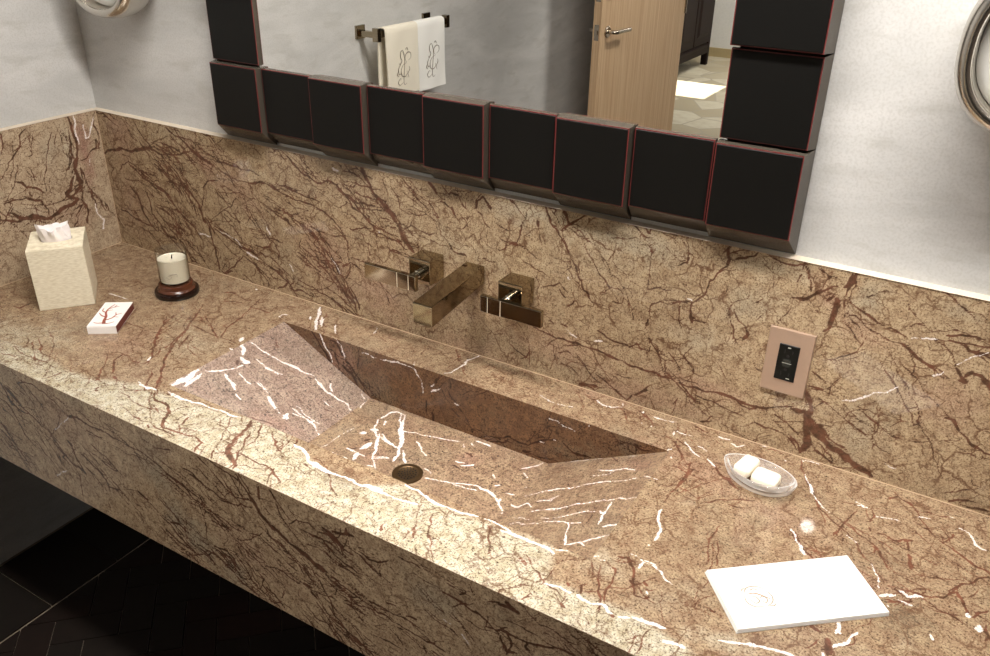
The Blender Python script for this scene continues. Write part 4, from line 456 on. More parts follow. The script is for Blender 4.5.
LIGHT_ZONE = [(137, -516), (243, -491), (368, -482), (500, -494), (567, -487), (641, -457), (743, -452), (897, -434), (924, -424), (987, -415), (1044, -443), (1093, -467), (1144, -474), (1206, -472), (1260, -431), (1340, -437), (1411, -433), (1486, -436), (1540, -438), (1557, -476), (1567, -501), (1609, -497), (1653, -493), (1703, -489), (1741, -494), (1779, -504), (1802, -530), (1728, -640), (1616, -640), (1155, -640), (712, -640), (335, -640), (111, -544)]
PATCHES = [
    ('C', 'k', 2011, -302, 47, 43, 18, 0.75),
    ('C', 'k', 1961, -197, 51, 51, -10, 0.45),
    ('C', 'k', 1757, -289, 57, 36, 17, 0.4),
    ('C', 'k', 1822, -99, 39, 33, -3, 0.35),
    ('C', 'k', 1725, -309, 45, 31, 32, 0.3),
    ('C', 'k', 1165, -473, 51, 24, -2, 0.5),
    ('C', 'k', 360, -371, 64, 49, 33, 0.2),
    ('C', 'p', 1560, -146, 59, 46, -2, 0.55),
    ('C', 'p', 1663, -131, 83, 44, -10, 0.4),
    ('C', 'p', 1930, -254, 75, 26, -8, 0.45),
    ('C', 'p', 1825, -178, 59, 34, -18, 0.3),
    ('C', 'p', 480, -374, 72, 69, 15, 0.35),
    ('C', 'p', 1418, -5, 60, 21, -1, 0.4),
    ('C', 'g', 1715, -446, 42, 26, 32, 0.35),
    ('C', 'g', 1744, -405, 34, 23, 32, 0.3),
    ('C', 'l', 2017, -349, 16, 14, 32, 0.2),
    ('C', 'l', 1808, -470, 50, 17, 19, 0.55),
    ('C', 'l', 1611, -418, 58, 29, 3, 0.35),
    ('C', 'l', 602, -295, 83, 64, 1, 0.3),
    ('C', 'l', 265, -460, 121, 60, 3, 0.6),
    ('B', 'p', 80, 304, 67, 71, 20, 0.45),
    ('B', 'p', 70, 132, 71, 102, 23, 0.3),
    ('B', 'p', 376, 278, 72, 29, -40, 0.6),
    ('B', 'p', 469, 246, 97, 49, -33, 0.45),
    ('B', 'p', 744, 123, 76, 104, 41, 0.45),
    ('B', 'p', 1324, 69, 121, 38, -4, 0.4),
    ('B', 'p', 881, 72, 61, 88, 44, 0.45),
    ('B', 'p', 1497, 24, 148, 28, -1, 0.45),
    ('B', 'p', 1606, 82, 103, 21, -4, 0.5),
    ('B', 'p', 1790, 301, 16, 50, 37, 0.4),
    ('B', 'p', 1843, 262, 59, 24, -25, 0.35),
    ('B', 'p', 1991, 183, 54, 53, -7, 0.35),
    ('B', 'p', 1116, 5, 115, 37, -1, 0.35),
    ('B', 'k', 1499, 2, 131, 19, -1, 0.35),
    ('B', 'k', 1326, 35, 122, 19, -1, 0.3),
    ('B', 'k', 770, 93, 45, 68, 42, 0.35),
    ('B', 'k', 1116, -31, 94, 22, 0, 0.45),
    ('B', 'k', 1932, 125, 70, 19, -5, 0.3),
    ('B', 'k', 2060, 19, 54, 11, -1, 0.4),
    ('B', 'k', 568, 169, 48, 47, 38, 0.3),
    ('B', 'g', 1225, 347, 81, 41, -3, 0.7),
    ('B', 'g', 1465, 330, 105, 35, -8, 0.5),
    ('B', 'g', 1137, 408, 84, 29, -4, 0.5),
    ('B', 'g', 1847, 316, 23, 37, -20, 0.7),
    ('B', 'g', 1969, 331, 27, 15, -20, 0.5),
    ('B', 'g', 1879, 86, 46, 57, 20, 0.5),
    ('B', 'g', 1669, 259, 65, 36, 15, 0.5),
    ('B', 'l', 1390, 323, 145, 52, -5, 0.35),
    ('B', 'l', 1674, 333, 77, 18, -3, 0.4),
    ('B', 'l', 1595, 171, 69, 32, 0, 0.3),
    ('B', 'l', 1067, 221, 135, 33, -1, 0.15),
    ('B', 'l', 272, 345, 92, 36, 8, 0.25),
    ('L', 'p', -50, 265, 22, 103, 0, 0.9),
    ('L', 'p', -105, 96, 28, 64, -8, 0.4),
    ('L', 'p', -154, 124, 112, 20, -17, 0.3),
    ('L', 'l', -95, 275, 16, 75, 1, 0.55),
    ('L', 'l', -228, 147, 51, 24, -17, 0.3),
    ('L', 'g', -141, 286, 26, 48, -13, 0.5),
    ('F', 'k', 1206, -64, 51, 34, -13, 0.6),
    ('F', 'k', 1530, -36, 29, 22, 0, 0.6),
    ('F', 'k', 935, -330, 48, 40, -18, 0.4),
    ('F', 'k', 419, -62, 70, 36, -19, 0.4),
    ('F', 'k', 1454, -49, 62, 23, 1, 0.3),
    ('F', 'p', 510, -77, 104, 57, -5, 0.3),
    ('F', 'p', 1035, -180, 109, 41, -19, 0.3),
    ('F', 'p', 1617, -35, 54, 26, 0, 0.3),
    ('F', 'g', 819, -177, 37, 37, -3, 0.8),
    ('F', 'g', 879, -209, 45, 44, -3, 0.8),
    ('F', 'g', 964, -240, 35, 36, -3, 0.7),
    ('F', 'g', 1400, -78, 49, 35, 1, 0.6),
    ('F', 'g', 795, -106, 37, 36, -5, 0.6),
    ('SF', 'p', 1058, -271, 27, 32, 33, 0.5),
    ('SF', 'p', 1232, -180, 31, 25, 32, 0.5),
    ('SF', 'g', 961, -232, 33, 28, 33, 0.3),
    ('SF', 'k', 1036, -305, 34, 23, -8, 0.4),
    ('SL', 'k', 87, -348, 44, 30, 15, 0.35),
    ('SL', 'k', 68, -158, 66, 29, 9, 0.35),
    ('SL', 'p', 200, -320, 59, 15, 22, 0.5),
    ('SR', 'k', 38, -319, 44, 24, -164, 0.45),
    ('SR', 'k', 90, -255, 49, 27, -162, 0.2),
    ('SR', 'p', 42, -148, 50, 22, -158, 0.4),
    ('SB', 'p', 849, -50, 52, 44, 45, 0.6),
]



def vnoise(x, y, seed):
    xi = np.floor(x).astype(np.int64); yi = np.floor(y).astype(np.int64)
    fx = x - xi; fy = y - yi
    fx = fx * fx * (3 - 2 * fx); fy = fy * fy * (3 - 2 * fy)

    def h(i, j):
        n = (i * 374761393 + j * 668265263 + seed * 1442695041) & 0x7fffffff
        n = ((n ^ (n >> 13)) * 1274126177) & 0x7fffffff
        return ((n ^ (n >> 16)) & 0xffff) / 65535.0
    return (h(xi, yi) * (1 - fx) + h(xi + 1, yi) * fx) * (1 - fy) + (h(xi, yi + 1) * (1 - fx) + h(xi + 1, yi + 1) * fx) * fy


def poly_mask(X, Y, poly):
    ins = np.zeros(X.shape, bool)
    dist = np.full(X.shape, 1e9)
    n = len(poly)
    for i in range(n):
        (x1, y1), (x2, y2) = poly[i], poly[(i + 1) % n]
        c = ((y1 > Y) != (y2 > Y))
        with np.errstate(divide='ignore', invalid='ignore'):
            c &= X < (x2 - x1) * (Y - y1) / (y2 - y1 + 1e-12) + x1
        ins ^= c
        L2 = (x2 - x1) ** 2 + (y2 - y1) ** 2
        tt = np.clip(((X - x1) * (x2 - x1) + (Y - y1) * (y2 - y1)) / L2, 0, 1)
        dist = np.minimum(dist, np.hypot(X - x1 - tt * (x2 - x1), Y - y1 - tt * (y2 - y1)))
    return np.where(ins, dist, -dist)


def vein_fields(surf, us, vs):
    """us, vs in millimetres (1-D, rising). Returns vein colours and patch colours per grid point."""
    U, V = np.meshgrid(us, vs, indexing='ij')
    sd = sum(ord(ch) for ch in surf)
    j1 = (vnoise(U / 16, V / 16, sd) - .5) * 6 + (vnoise(U / 6, V / 6, sd + 1) - .5) * 2.0
    j2 = (vnoise(U / 16, V / 16, sd + 2) - .5) * 6 + (vnoise(U / 6, V / 6, sd + 3) - .5) * 2.0
    PU, PV = U + j1, V + j2
    wn = 0.6 + 0.8 * vnoise(U / 22, V / 22, sd + 4)
    fd = np.zeros(U.shape); fw = np.zeros(U.shape); fl = np.zeros(U.shape)
    rng = random.Random(sd)
    strokes = []
    for line in VEINS.get(surf, '').split('|'):
        if not line: continue
        hd, pts = line.split(':')
        P = [tuple(map(float, q.split(','))) for q in pts.split()]
        wd = float(hd[1:])
        wd = wd * 0.72 if wd < 9 else 6.5 + (wd - 9) * 0.6
        strokes.append((hd[0], wd * (1.0 if hd[0] == 'd' else 1.1), P))
    # thin strands running alongside the traced ones, along the main grain of the slab
    sx_ = sy_ = 0.0
    for kind, w, P in strokes:
        if kind != 'd': continue
        for (x1, y1), (x2, y2) in zip(P[:-1], P[1:]):
            if surf == 'B' and x1 > 1000: continue
            L, a = math.hypot(x2 - x1, y2 - y1), 2 * math.atan2(y2 - y1, x2 - x1)
            sx_ += L * math.cos(a); sy_ += L * math.sin(a)
    main = 0.5 * math.atan2(sy_, sx_)
    for kind, w, P in list(strokes):
        if kind != 'd': continue
        tot = sum(math.hypot(q[0] - p[0], q[1] - p[1]) for p, q in zip(P[:-1], P[1:]))
        cnt = tot / STRANDS.get(surf, 1e9)
        for _ in range(int(cnt) + (rng.random() < cnt - int(cnt))):
            (x1, y1), (x2, y2) = rng.choice(list(zip(P[:-1], P[1:])))
            if surf == 'B' and x1 > 1000 and rng.random() < 0.88: continue
            if surf in 'BF' and abs(math.sin(math.atan2(y2 - y1, x2 - x1) - main)) > 0.5: continue
            a = math.atan2(y2 - y1, x2 - x1) + rng.gauss(0, 0.10)
            off = rng.choice((-1, 1)) * rng.uniform(4, 26)
            x, y = x1 - off * math.sin(a), y1 + off * math.cos(a)
            Q = [(x, y)]
            for _s in range(rng.randint(4, 11)):
                st = rng.uniform(7, 15)
                x += st * math.cos(a); y += st * math.sin(a); a += rng.gauss(0, 0.11)
                Q.append((x, y))
            strokes.append(('d', rng.uniform(0.8, 2.0) * (1.5 if rng.random() < 0.12 else 1), Q))
    # hairline offshoots that leave the larger dark veins
    for kind, w, P in list(strokes):
        if kind != 'd': continue
        for (x1, y1), (x2, y2) in zip(P[:-1], P[1:]):
            L = math.hypot(x2 - x1, y2 - y1)
            cnt = L / OFFSHOOT.get(surf, 24)
            for _ in range(int(cnt) + (rng.random() < cnt - int(cnt))):
                f = rng.random()
                x, y = x1 + f * (x2 - x1), y1 + f * (y2 - y1)
                a = math.atan2(y2 - y1, x2 - x1) + rng.choice((-1, 1)) * rng.uniform(0.15, 0.8) + (PI if rng.random() < 0.3 else 0)
                Q = [(x, y)]
                for _s in range(rng.randint(2, 6)):
                    st = rng.uniform(4, 11)
                    x += st * math.cos(a); y += st * math.sin(a); a += rng.uniform(-0.5, 0.5)
                    Q.append((x, y))
                strokes.append(('d', min(w * 0.5, rng.uniform(0.7, 1.7)), Q))
    for kind, w, P in strokes:
        hw = max(0.5 * w, 0.5)
        R = hw * 2.2 + 4
        tgt = fd if kind == 'd' else fw
        seg = [math.hypot(q[0] - p[0], q[1] - p[1]) for p, q in zip(P[:-1], P[1:])]
        tot = sum(seg) + 1e-6
        acc = 0.0
        for ((x1, y1), (x2, y2)), sl_ in zip(zip(P[:-1], P[1:]), seg):
            i0, i1 = np.searchsorted(us, (min(x1, x2) - R - 5, max(x1, x2) + R + 5))
            k0, k1 = np.searchsorted(vs, (min(y1, y2) - R - 5, max(y1, y2) + R + 5))
            if i1 > i0 and k1 > k0:
                a = PU[i0:i1, k0:k1]; b = PV[i0:i1, k0:k1]
                L2 = (x2 - x1) ** 2 + (y2 - y1) ** 2 + 1e-6
                tt = np.clip(((a - x1) * (x2 - x1) + (b - y1) * (y2 - y1)) / L2, 0, 1)
                d = np.hypot(a - x1 - tt * (x2 - x1), b - y1 - tt * (y2 - y1))
                along = (acc + tt * sl_) / tot
                taper = np.clip(0.5 + 3.2 * np.minimum(along, 1 - along), 0, 1)
                ww = hw * wn[i0:i1, k0:k1] * taper
                s = np.clip(1.0 - (d - ww * 0.6) / (ww * 0.8 + 0.7), 0, 1)
                if hw < 1.2: s = s * min(1.0, 0.56 + 0.36 * hw)
                if kind == 'd' and hw > 2: s = np.maximum(s, 0.36 * np.clip(1.0 - (d - ww) / (hw * 1.5 + 2), 0, 1))
                np.maximum(tgt[i0:i1, k0:k1], s, out=tgt[i0:i1, k0:k1])
            acc += sl_
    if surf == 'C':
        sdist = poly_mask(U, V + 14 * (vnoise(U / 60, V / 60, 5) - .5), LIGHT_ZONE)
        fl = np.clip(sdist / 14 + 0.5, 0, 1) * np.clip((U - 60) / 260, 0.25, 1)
    pk = np.zeros(U.shape); pp = np.zeros(U.shape); pg = np.zeros(U.shape)
    for (s, kind, u, v, ru, rv, ang, amt) in PATCHES:
        if s != surf: continue
        ca, sa = math.cos(math.radians(ang)), math.sin(math.radians(ang))
        a = ((PU - u) * ca + (PV - v) * sa) / ru; b = (-(PU - u) * sa + (PV - v) * ca) / rv
        q = np.clip(1.25 - np.hypot(a, b) + 0.7 * (vnoise(U / 14, V / 14, 9) - .5), 0, 1) * amt
        if kind == 'k': pk = np.maximum(pk, q)
        elif kind == 'p': pp = np.maximum(pp, q)
        elif kind == 'g': pg = np.maximum(pg, q)
        elif kind == 'l': fl = np.maximum(fl, q)
    one = np.ones(U.shape)
    return np.stack([fd, fw, fl, one], -1).reshape(-1, 4), np.stack([pk, pp, pg, one], -1).reshape(-1, 4)


OFFSHOOT = {'B': 64, 'L': 50, 'C': 60, 'F': 100, 'SB': 60, 'SL': 60, 'SR': 60, 'SF': 60}
STRANDS = {'B': 20, 'F': 20, 'L': 60, 'C': 130, 'SB': 60}


def lin(a, b, step):
    return np.linspace(a, b, max(2, int(round((b - a) / step)) + 1))


def joined(*parts):
    out = parts[0]
    for p in parts[1:]: out = np.concatenate([out, p[1:]])
    return out


def slab(name, surf, mat, us, vs, pos, thick, parent=None, hole=None):
    """a marble slab: a fine grid on the show face carrying its vein pattern, plain back and edges.
    pos(u, v, t): point for surface coordinates u, v (metres) at depth t behind the face"""
    nu, nv = len(us), len(vs)
    U, V = np.meshgrid(us, vs, indexing='ij')
    front = np.stack(pos(U, V, 0.0), -1).reshape(-1, 3)
    idx = np.arange(nu * nv).reshape(nu, nv)
    keep = np.ones((nu - 1, nv - 1), bool)
    if hole:
        cu = 0.5 * (us[1:] + us[:-1]); cv = 0.5 * (vs[1:] + vs[:-1])
        keep &= ~(((cu > hole[0]) & (cu < hole[1]))[:, None] & ((cv > hole[2]) & (cv < hole[3]))[None, :])
    q = np.stack([idx[:-1, :-1], idx[1:, :-1], idx[1:, 1:], idx[:-1, 1:]], -1)[keep]
    faces = q.tolist()
    nb = nu * nv
    bc = [(us[0], vs[0]), (us[-1], vs[0]), (us[-1], vs[-1]), (us[0], vs[-1])]
    A = lambda x: np.array(x, float)
    if not hole:
        bi = [(us[0] + thick, vs[0] + thick), (us[-1] - thick, vs[0] + thick), (us[-1] - thick, vs[-1] - thick), (us[0] + thick, vs[-1] - thick)]
        back = np.array([[float(c) for c in pos(A(u), A(v), thick)] for u, v in bi])     # mitred edges
        b = [nb, nb + 1, nb + 2, nb + 3]
        faces.append(b[::-1])
        faces.append([b[0], b[1]] + idx[::-1, 0].tolist())
        faces.append([b[1], b[2]] + idx[-1, ::-1].tolist())
        faces.append([b[2], b[3]] + idx[:, -1].tolist())
        faces.append([b[3], b[0]] + idx[0, :].tolist())
    else:
        m_ = thick * 0.9
        hc = [(hole[0] - m_, hole[2] - m_), (hole[1] + m_, hole[2] - m_), (hole[1] + m_, hole[3] + m_), (hole[0] - m_, hole[3] + m_)]
        bc = [(us[0] + m_, vs[0] + m_), (us[-1] - m_, vs[0] + m_), (us[-1] - m_, vs[-1] - m_), (us[0] + m_, vs[-1] - m_)]
        back = np.array([[float(c) for c in pos(A(u), A(v), thick)] for u, v in bc + hc])
        b = list(range(nb, nb + 8))
        for k in range(4):
            faces.append([b[k], b[4 + k], b[4 + (k + 1) % 4], b[(k + 1) % 4]])
        i0, i1 = np.argmin(abs(us - hole[0])), np.argmin(abs(us - hole[1]))
        k0, k1 = np.argmin(abs(vs - hole[2])), np.argmin(abs(vs - hole[3]))
        faces.append([b[0], b[1]] + idx[::-1, 0].tolist()); faces.append([b[1], b[2]] + idx[-1, ::-1].tolist())
        faces.append([b[2], b[3]] + idx[:, -1].tolist()); faces.append([b[3], b[0]] + idx[0, :].tolist())
        faces.append([b[5], b[4]] + idx[i0:i1 + 1, k0].tolist()); faces.append([b[6], b[5]] + idx[i1, k0:k1 + 1].tolist())
        faces.append([b[7], b[6]] + idx[i0:i1 + 1, k1][::-1].tolist()); faces.append([b[4], b[7]] + idx[i0, k0:k1 + 1][::-1].tolist())
    pts = np.concatenate([front, back])
    used = np.zeros(len(pts), bool)
    for f in faces: used[f] = True
    remap = np.cumsum(used) - 1
    faces = [[int(remap[i]) for i in f] for f in faces]
    me = bpy.data.meshes.new(name)
    me.from_pydata(pts[used].tolist(), [], faces)
    c1, c2 = vein_fields(surf, us * 1000, vs * 1000)
    z = np.zeros((len(back), 4))
    for nm, c in (('vein', c1), ('patch', c2)):
        at = me.attributes.new(nm, 'FLOAT_COLOR', 'POINT')
        at.data.foreach_set('color', np.concatenate([c, z])[used].astype(np.float32).ravel())
    me.materials.append(mat)
    me.update()
    bm = bmesh.new(); bm.from_mesh(me)
    bmesh.ops.recalc_face_normals(bm, faces=bm.faces[:])
    bm.to_mesh(me); bm.free()
    o = bpy.data.objects.new(name, me)
    COL.objects.link(o)
    if parent: o.parent = parent
    return o


# ------------------------------------------------------------------ the room
RX = 2.60                         # right wall
DY = -3.42                        # wall opposite the mirror
WY = 0.012                        # plaster plane behind the backsplash


def struct(name, mb, mat):
    o = mb.build(name, mat)
    o['kind'] = 'structure'
    return o


struct('wall_back', MB().box(((RX - 0.1) / 2, WY + 0.05, CEIL / 2), (RX + 0.3, 0.1, CEIL)), M['wall'])
struct('wall_left', MB().box((-0.062, (DY + WY) / 2 + 0.01, CEIL / 2), (0.1, WY - DY + 0.02, CEIL)), M['wall'])
struct('wall_right', MB().box((RX + 0.05, (DY + WY) / 2 - 0.001, CEIL / 2), (0.1, WY - DY - 0.002, CEIL)), M['dark_wall'])
OX0, OX1, OH = 0.272, 1.14, 2.10
w = MB()
w.box(((OX0 - 1.5) / 2, DY - 0.06, 1.33), (OX0 + 1.5, 0.12, 2.66))
w.box(((OX1 + RX + 0.1) / 2, DY - 0.06, 1.33), (RX + 0.1 - OX1, 0.12, 2.66))
w.box(((OX0 + OX1) / 2, DY - 0.06, (OH + 2.66) / 2), (OX1 - OX0, 0.12, 2.66 - OH))
struct('wall_front', w, M['dark_wall'])
struct('ceiling', MB().box((RX / 2 - 0.05, (DY + WY) / 2 - 0.001, CEIL + 0.05), (RX + 0.2, WY - DY + 0.1, 0.1)), M['ceiling'])

# floor: dark clay herringbone inside a border course along the left wall
fl = MB()
fl.box((RX / 2, DY / 2 + 0.05, -0.045), (RX + 0.24, -DY + 0.18, 0.08))
floor = struct('floor', fl, M['grout'])
ft = MB()
k = 0.19
y = WY - 0.003
ys = 0.025
yy = ys
while yy > DY:
    y0, y1 = max(yy - k, DY), min(yy, WY)
    ft.box((0.0 + 0.119 - 0.006, (y0 + y1) / 2, -0.004), (0.234, y1 - y0 - 0.003, 0.008))
    yy -= k
wT = 0.0762
org = Vector((0.339, -0.409))
d1 = Vector((0.7071, -0.7071)); d2 = Vector((0.7071, 0.7071))
clipv = []
for r in range(-60, 60):
    for cc in range(-60, 60):
        s = (cc - r) % 4
        if s == 0: a0, b0, a1, b1 = cc, r, cc + 2, r + 1
        elif s == 3: a0, b0, a1, b1 = cc, r, cc + 1, r + 2
        else: continue
        g_ = 0.018
        quad = [org + d1 * (wT * a) + d2 * (wT * b) for a, b in ((a0 + g_, b0 + g_), (a1 - g_, b0 + g_), (a1 - g_, b1 - g_), (a0 + g_, b1 - g_))]
        cx = sum(q.x for q in quad) / 4; cy = sum(q.y for q in quad) / 4
        if not (0.16 < cx < RX + 0.1 and -1.9 < cy < 0.1): continue
        # clip against the border and the walls
        def clip(poly, f):
            out = []
            for i in range(len(poly)):
                p, q = poly[i], poly[(i + 1) % len(poly)]
                fp, fq = f(p), f(q)
                if fp >= 0: out.append(p)
                if fp * fq < 0: out.append(p + (q - p) * (fp / (fp - fq)))
            return out
        for f in (lambda p: p.x - 0.2385, lambda p: RX - 0.004 - p.x, lambda p: WY - 0.004 - p.y):
            quad = clip(quad, f)
            if len(quad) < 3: break
        if len(quad) < 3: continue
        bot = [(q.x, q.y, -0.008) for q in quad]; top = [(q.x, q.y, 0.0) for q in quad]
        ft.frustum(bot, top)
floor_t = ft.build('tiles', M['floor_tile'], floor)

# hall behind the door
HX0, HX1, HY = -1.36, 1.62, -7.96
struct('floor_hall', MB().box(((HX0 + HX1) / 2, (DY - 0.04 + HY) / 2, -0.04), (HX1 - HX0 + 0.2, DY - 0.04 - HY, 0.08)), M['flagstone'])
struct('wall_hall_back', MB().box(((HX0 + HX1) / 2, HY - 0.05, 1.3), (HX1 - HX0 + 0.2, 0.1, 2.6)), M['hall_wall'])
struct('wall_hall_left', MB().box((HX0 - 0.05, (DY - 0.12 + HY) / 2, 1.3), (0.1, DY - 0.12 - HY, 2.6)), M['hall_wall'])
struct('wall_hall_right', MB().box((HX1 + 0.05, (DY - 0.12 + HY) / 2, 1.3), (0.1, DY - 0.12 - HY, 2.6)), M['hall_wall'])
# ceiling of the hall with an unseen opening cut to shape the sun patch
KX0, KX1, KY0, KY1 = -0.86, -0.30, -6.47, -5.84
hc = MB()
zc = 2.65
hc.box(((HX0 + KX0) / 2 - 0.05, (DY + HY) / 2 - 0.05, zc), (KX0 - HX0 + 0.1, DY - HY + 0.1, 0.1))
hc.box(((KX1 + HX1) / 2 + 0.05, (DY + HY) / 2 - 0.05, zc), (HX1 - KX1 + 0.1, DY - HY + 0.1, 0.1))
hc.box(((KX0 + KX1) / 2, (DY + KY1) / 2, zc), (KX1 - KX0, DY - KY1, 0.1))
hc.box(((KX0 + KX1) / 2, (KY0 + HY) / 2, zc), (KX1 - KX0, KY0 - HY, 0.1))
struct('ceiling_hall', hc, M['ceiling'])
hb = MB()
hb.box(((HX0 + HX1) / 2, HY + 0.008, 0.045), (HX1 - HX0 - 0.004, 0.016, 0.09))
struct('baseboard_back', hb, M['baseboard'])

# wooden door standing open into the room
dr = thing('door_1', (0.298, DY + 0.01, 0.0), 'pale oak door standing open, seen in the mirror', 'door', rz=math.radians(4.2))
dr['kind'] = 'structure'
DW = 0.93
MB().box((0.0, DW / 2, 1.03), (0.042, DW, 2.04), bevel=0.002).build('leaf', M['oak'], dr)
for sx in (1, -1):
    hd = MB()
    hd.lathe([(0.026, 0), (0.026, 0.006), (0.024, 0.008), (0.0, 0.008)], 28, (sx * 0.021, DW - 0.062, 1.0), Matrix.Rotation(sx * PI / 2, 3, 'Y'))
    hd.tube(smooth_path([(sx * 0.025, DW - 0.062, 1.0), (sx * 0.055, DW - 0.062, 1.0), (sx * 0.068, DW - 0.072, 1.0), (sx * 0.07, DW - 0.09, 1.0), (sx * 0.07, DW - 0.20, 1.0)], 5), 0.0095, 14)
    hd.build('lever_handle', M['steel'], dr, smooth=True)
    MB().lathe([(0.02, 0), (0.02, 0.006), (0.012, 0.010), (0, 0.010)], 24, (sx * 0.021, DW - 0.062, 1.16), Matrix.Rotation(sx * PI / 2, 3, 'Y')).build('lock_rose', M['steel'], dr, smooth=True)
lp = MB(); lp.box((0, DW + 0.0008, 1.0), (0.024, 0.002, 0.07)); lp.box((0, DW + 0.004, 1.0), (0.012, 0.008, 0.018))
lp.build('latch_plate', M['steel'], dr)
MB().box((0, DW + 0.0008, 1.19), (0.024, 0.002, 0.11)).build('bolt_plate', M['steel'], dr)
for hz in (0.25, 1.05, 1.85):
    MB().lathe([(0.007, -0.05), (0.007, 0.05)], 12, (0.024, 0.004, hz)).build('hinge', M['steel'], dr, smooth=True)
jt = MB()
jt.box((OX0 - 0.012, DY - 0.06, OH / 2), (0.02, 0.14, OH)); jt.box((OX1 + 0.0, DY - 0.06, OH / 2), (0.02, 0.14, OH)); jt.box(((OX0 + OX1) / 2, DY - 0.06, OH - 0.01), (OX1 - OX0, 0.14, 0.02))
struct('trim_1', jt, M['oak'])

# old dark cabinet in the hall
cb = thing('hall_cabinet', (HX0 + 0.02, -6.50, 0), 'tall dark carved wooden cabinet in the hall, seen in the mirror', 'cabinet')
cw, cd, chh = 1.96, 0.54, 1.95
MB().box((cd / 2, 0, 0.13 + (chh - 0.13) / 2), (cd - 0.03, cw - 0.04, chh - 0.13)).build('body', M['cabinet'], cb)
for sy in (-1, 1):
    for xx in (0.05, cd - 0.03):
        pb = MB(); pb.box((xx, sy * (cw / 2 - 0.03), chh / 2 + 0.0), (0.06, 0.06, chh), bevel=0.004)
        pb.build('post', M['cabinet'], cb)
rl = MB(); rl.box((cd - 0.005, 0, 0.17), (0.03, cw - 0.12, 0.09), bevel=0.006); rl.box((cd + 0.008, 0, 0.20), (0.02, cw - 0.12, 0.02), bevel=0.004)
rl.build('bottom_rail', M['cabinet'], cb)
MB().box((cd / 2, 0, chh + 0.02), (cd + 0.06, cw + 0.06, 0.05), bevel=0.01).build('cornice', M['cabinet'], cb)
for i in range(4):
    yc = -cw / 2 + 0.06 + (i + 0.5) * (cw - 0.12) / 4
    wd = (cw - 0.12) / 4 - 0.02
    db = MB(); db.box((cd - 0.006, yc, 0.66), (0.024, wd, 0.86), bevel=0.003)
    dv = db.build('door', M['cabinet'], cb)
    MB().frustum([(cd + 0.006, yc - wd / 2 + 0.06, 0.30), (cd + 0.006, yc + wd / 2 - 0.06, 0.30), (cd + 0.006, yc + wd / 2 - 0.06, 1.02), (cd + 0.006, yc - wd / 2 + 0.06, 1.02)],
                 [(cd + 0.02, yc - wd / 2 + 0.09, 0.33), (cd + 0.02, yc + wd / 2 - 0.09, 0.33), (cd + 0.02, yc + wd / 2 - 0.09, 0.99), (cd + 0.02, yc - wd / 2 + 0.09, 0.99)]).build('raised_panel', M['cabinet'], dv)
    dw = MB(); dw.box((cd - 0.006, yc, 1.22), (0.024, wd - 0.10, 0.18), bevel=0.004)
    dwo = dw.build('drawer', M['cabinet'], cb)
    MB().lathe([(0.018, 0), (0.012, 0.012), (0.018, 0.022), (0, 0.028)], 16, (cd + 0.006, yc, 1.22), Matrix.Rotation(PI / 2, 3, 'Y')).build('knob', M['cabinet'], dwo, smooth=True)
    rb = MB(); rb.box((cd - 0.004, yc - wd / 2 - 0.01, 1.22), (0.03, 0.07, 0.19), bevel=0.004)
    rbo = rb.build('corner_block', M['cabinet'], cb)
    MB().lathe([(0.024, 0), (0.024, 0.006), (0.012, 0.006), (0.008, 0.012), (0, 0.012)], 20, (cd + 0.011, yc - wd / 2 - 0.01, 1.22), Matrix.Rotation(PI / 2, 3, 'Y')).build('rosette', M['cabinet'], rbo, smooth=True)

# ------------------------------------------------------------------ stone vanity
D, FH = 0.5529, 0.2784
BH = 0.3549
XL0, XL1, XR1, XR0 = 0.692, 0.929, 1.366, 1.600
YB, YF, ZS = -0.108, -0.426, -0.12
XV = 2.16                                    # fine grid up to here, coarse beyond the frame

van = thing('vanity_counter', (0, 0, H), 'long floating brown veined marble vanity with a sunken ramp basin', 'vanity')
us = joined(lin(0.0, XL0, 0.0021), lin(XL0, XR0, 0.0021), lin(XR0, XV, 0.0016), lin(XV, RX - 0.002, 0.02))
vs = joined(lin(-D, YF, 0.0018), lin(YF, YB, 0.0020), lin(YB, 0.0, 0.0020))
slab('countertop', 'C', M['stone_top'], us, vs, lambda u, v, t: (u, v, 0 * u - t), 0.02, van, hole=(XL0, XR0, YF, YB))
us = joined(lin(0.0, 1.78, 0.0020), lin(1.78, RX - 0.002, 0.02)); vs = lin(-FH, -0.0, 0.0020)
slab('front_apron', 'F', M['stone_front'], us, vs, lambda u, v, t: (u, 0 * u - D + t, v), 0.02, van)
aL = math.hypot(XL1 - XL0, ZS); kx, kz = (XL1 - XL0) / aL, ZS / aL
slab('basin_left_ramp', 'SL', M['stone_ramp'], lin(0, aL, 0.0022), lin(YF, YB, 0.0022), lambda u, v, t: (XL0 + u * kx - t * (-kz), v, u * kz - t * kx), 0.012, van)
aR = math.hypot(XR0 - XR1, ZS); rx_, rz_ = (XR1 - XR0) / aR, ZS / aR
slab('basin_right_ramp', 'SR', M['stone_basin'], lin(0, aR, 0.0020), lin(YF, YB, 0.0020), lambda u, v, t: (XR0 + u * rx_ + t * (-rz_), v, u * rz_ + t * rx_), 0.012, van)
slab('basin_floor', 'SF', M['stone_basin'], lin(XL1, XR1, 0.0020), lin(YF, YB, 0.0020), lambda u, v, t: (u, v, 0 * u + ZS - t), 0.012, van)
slab('basin_back', 'SB', M['stone_basin_shaded'], lin(XL0, XR0, 0.0021), lin(ZS, 0.0, 0.0021), lambda u, v, t: (u, 0 * u + YB + t, v), 0.012, van)
slab('basin_front', 'SX', M['stone_basin_shaded'], lin(XL0, XR0, 0.02), lin(ZS, 0.0, 0.01), lambda u, v, t: (u, 0 * u + YF - t, v), 0.012, van)
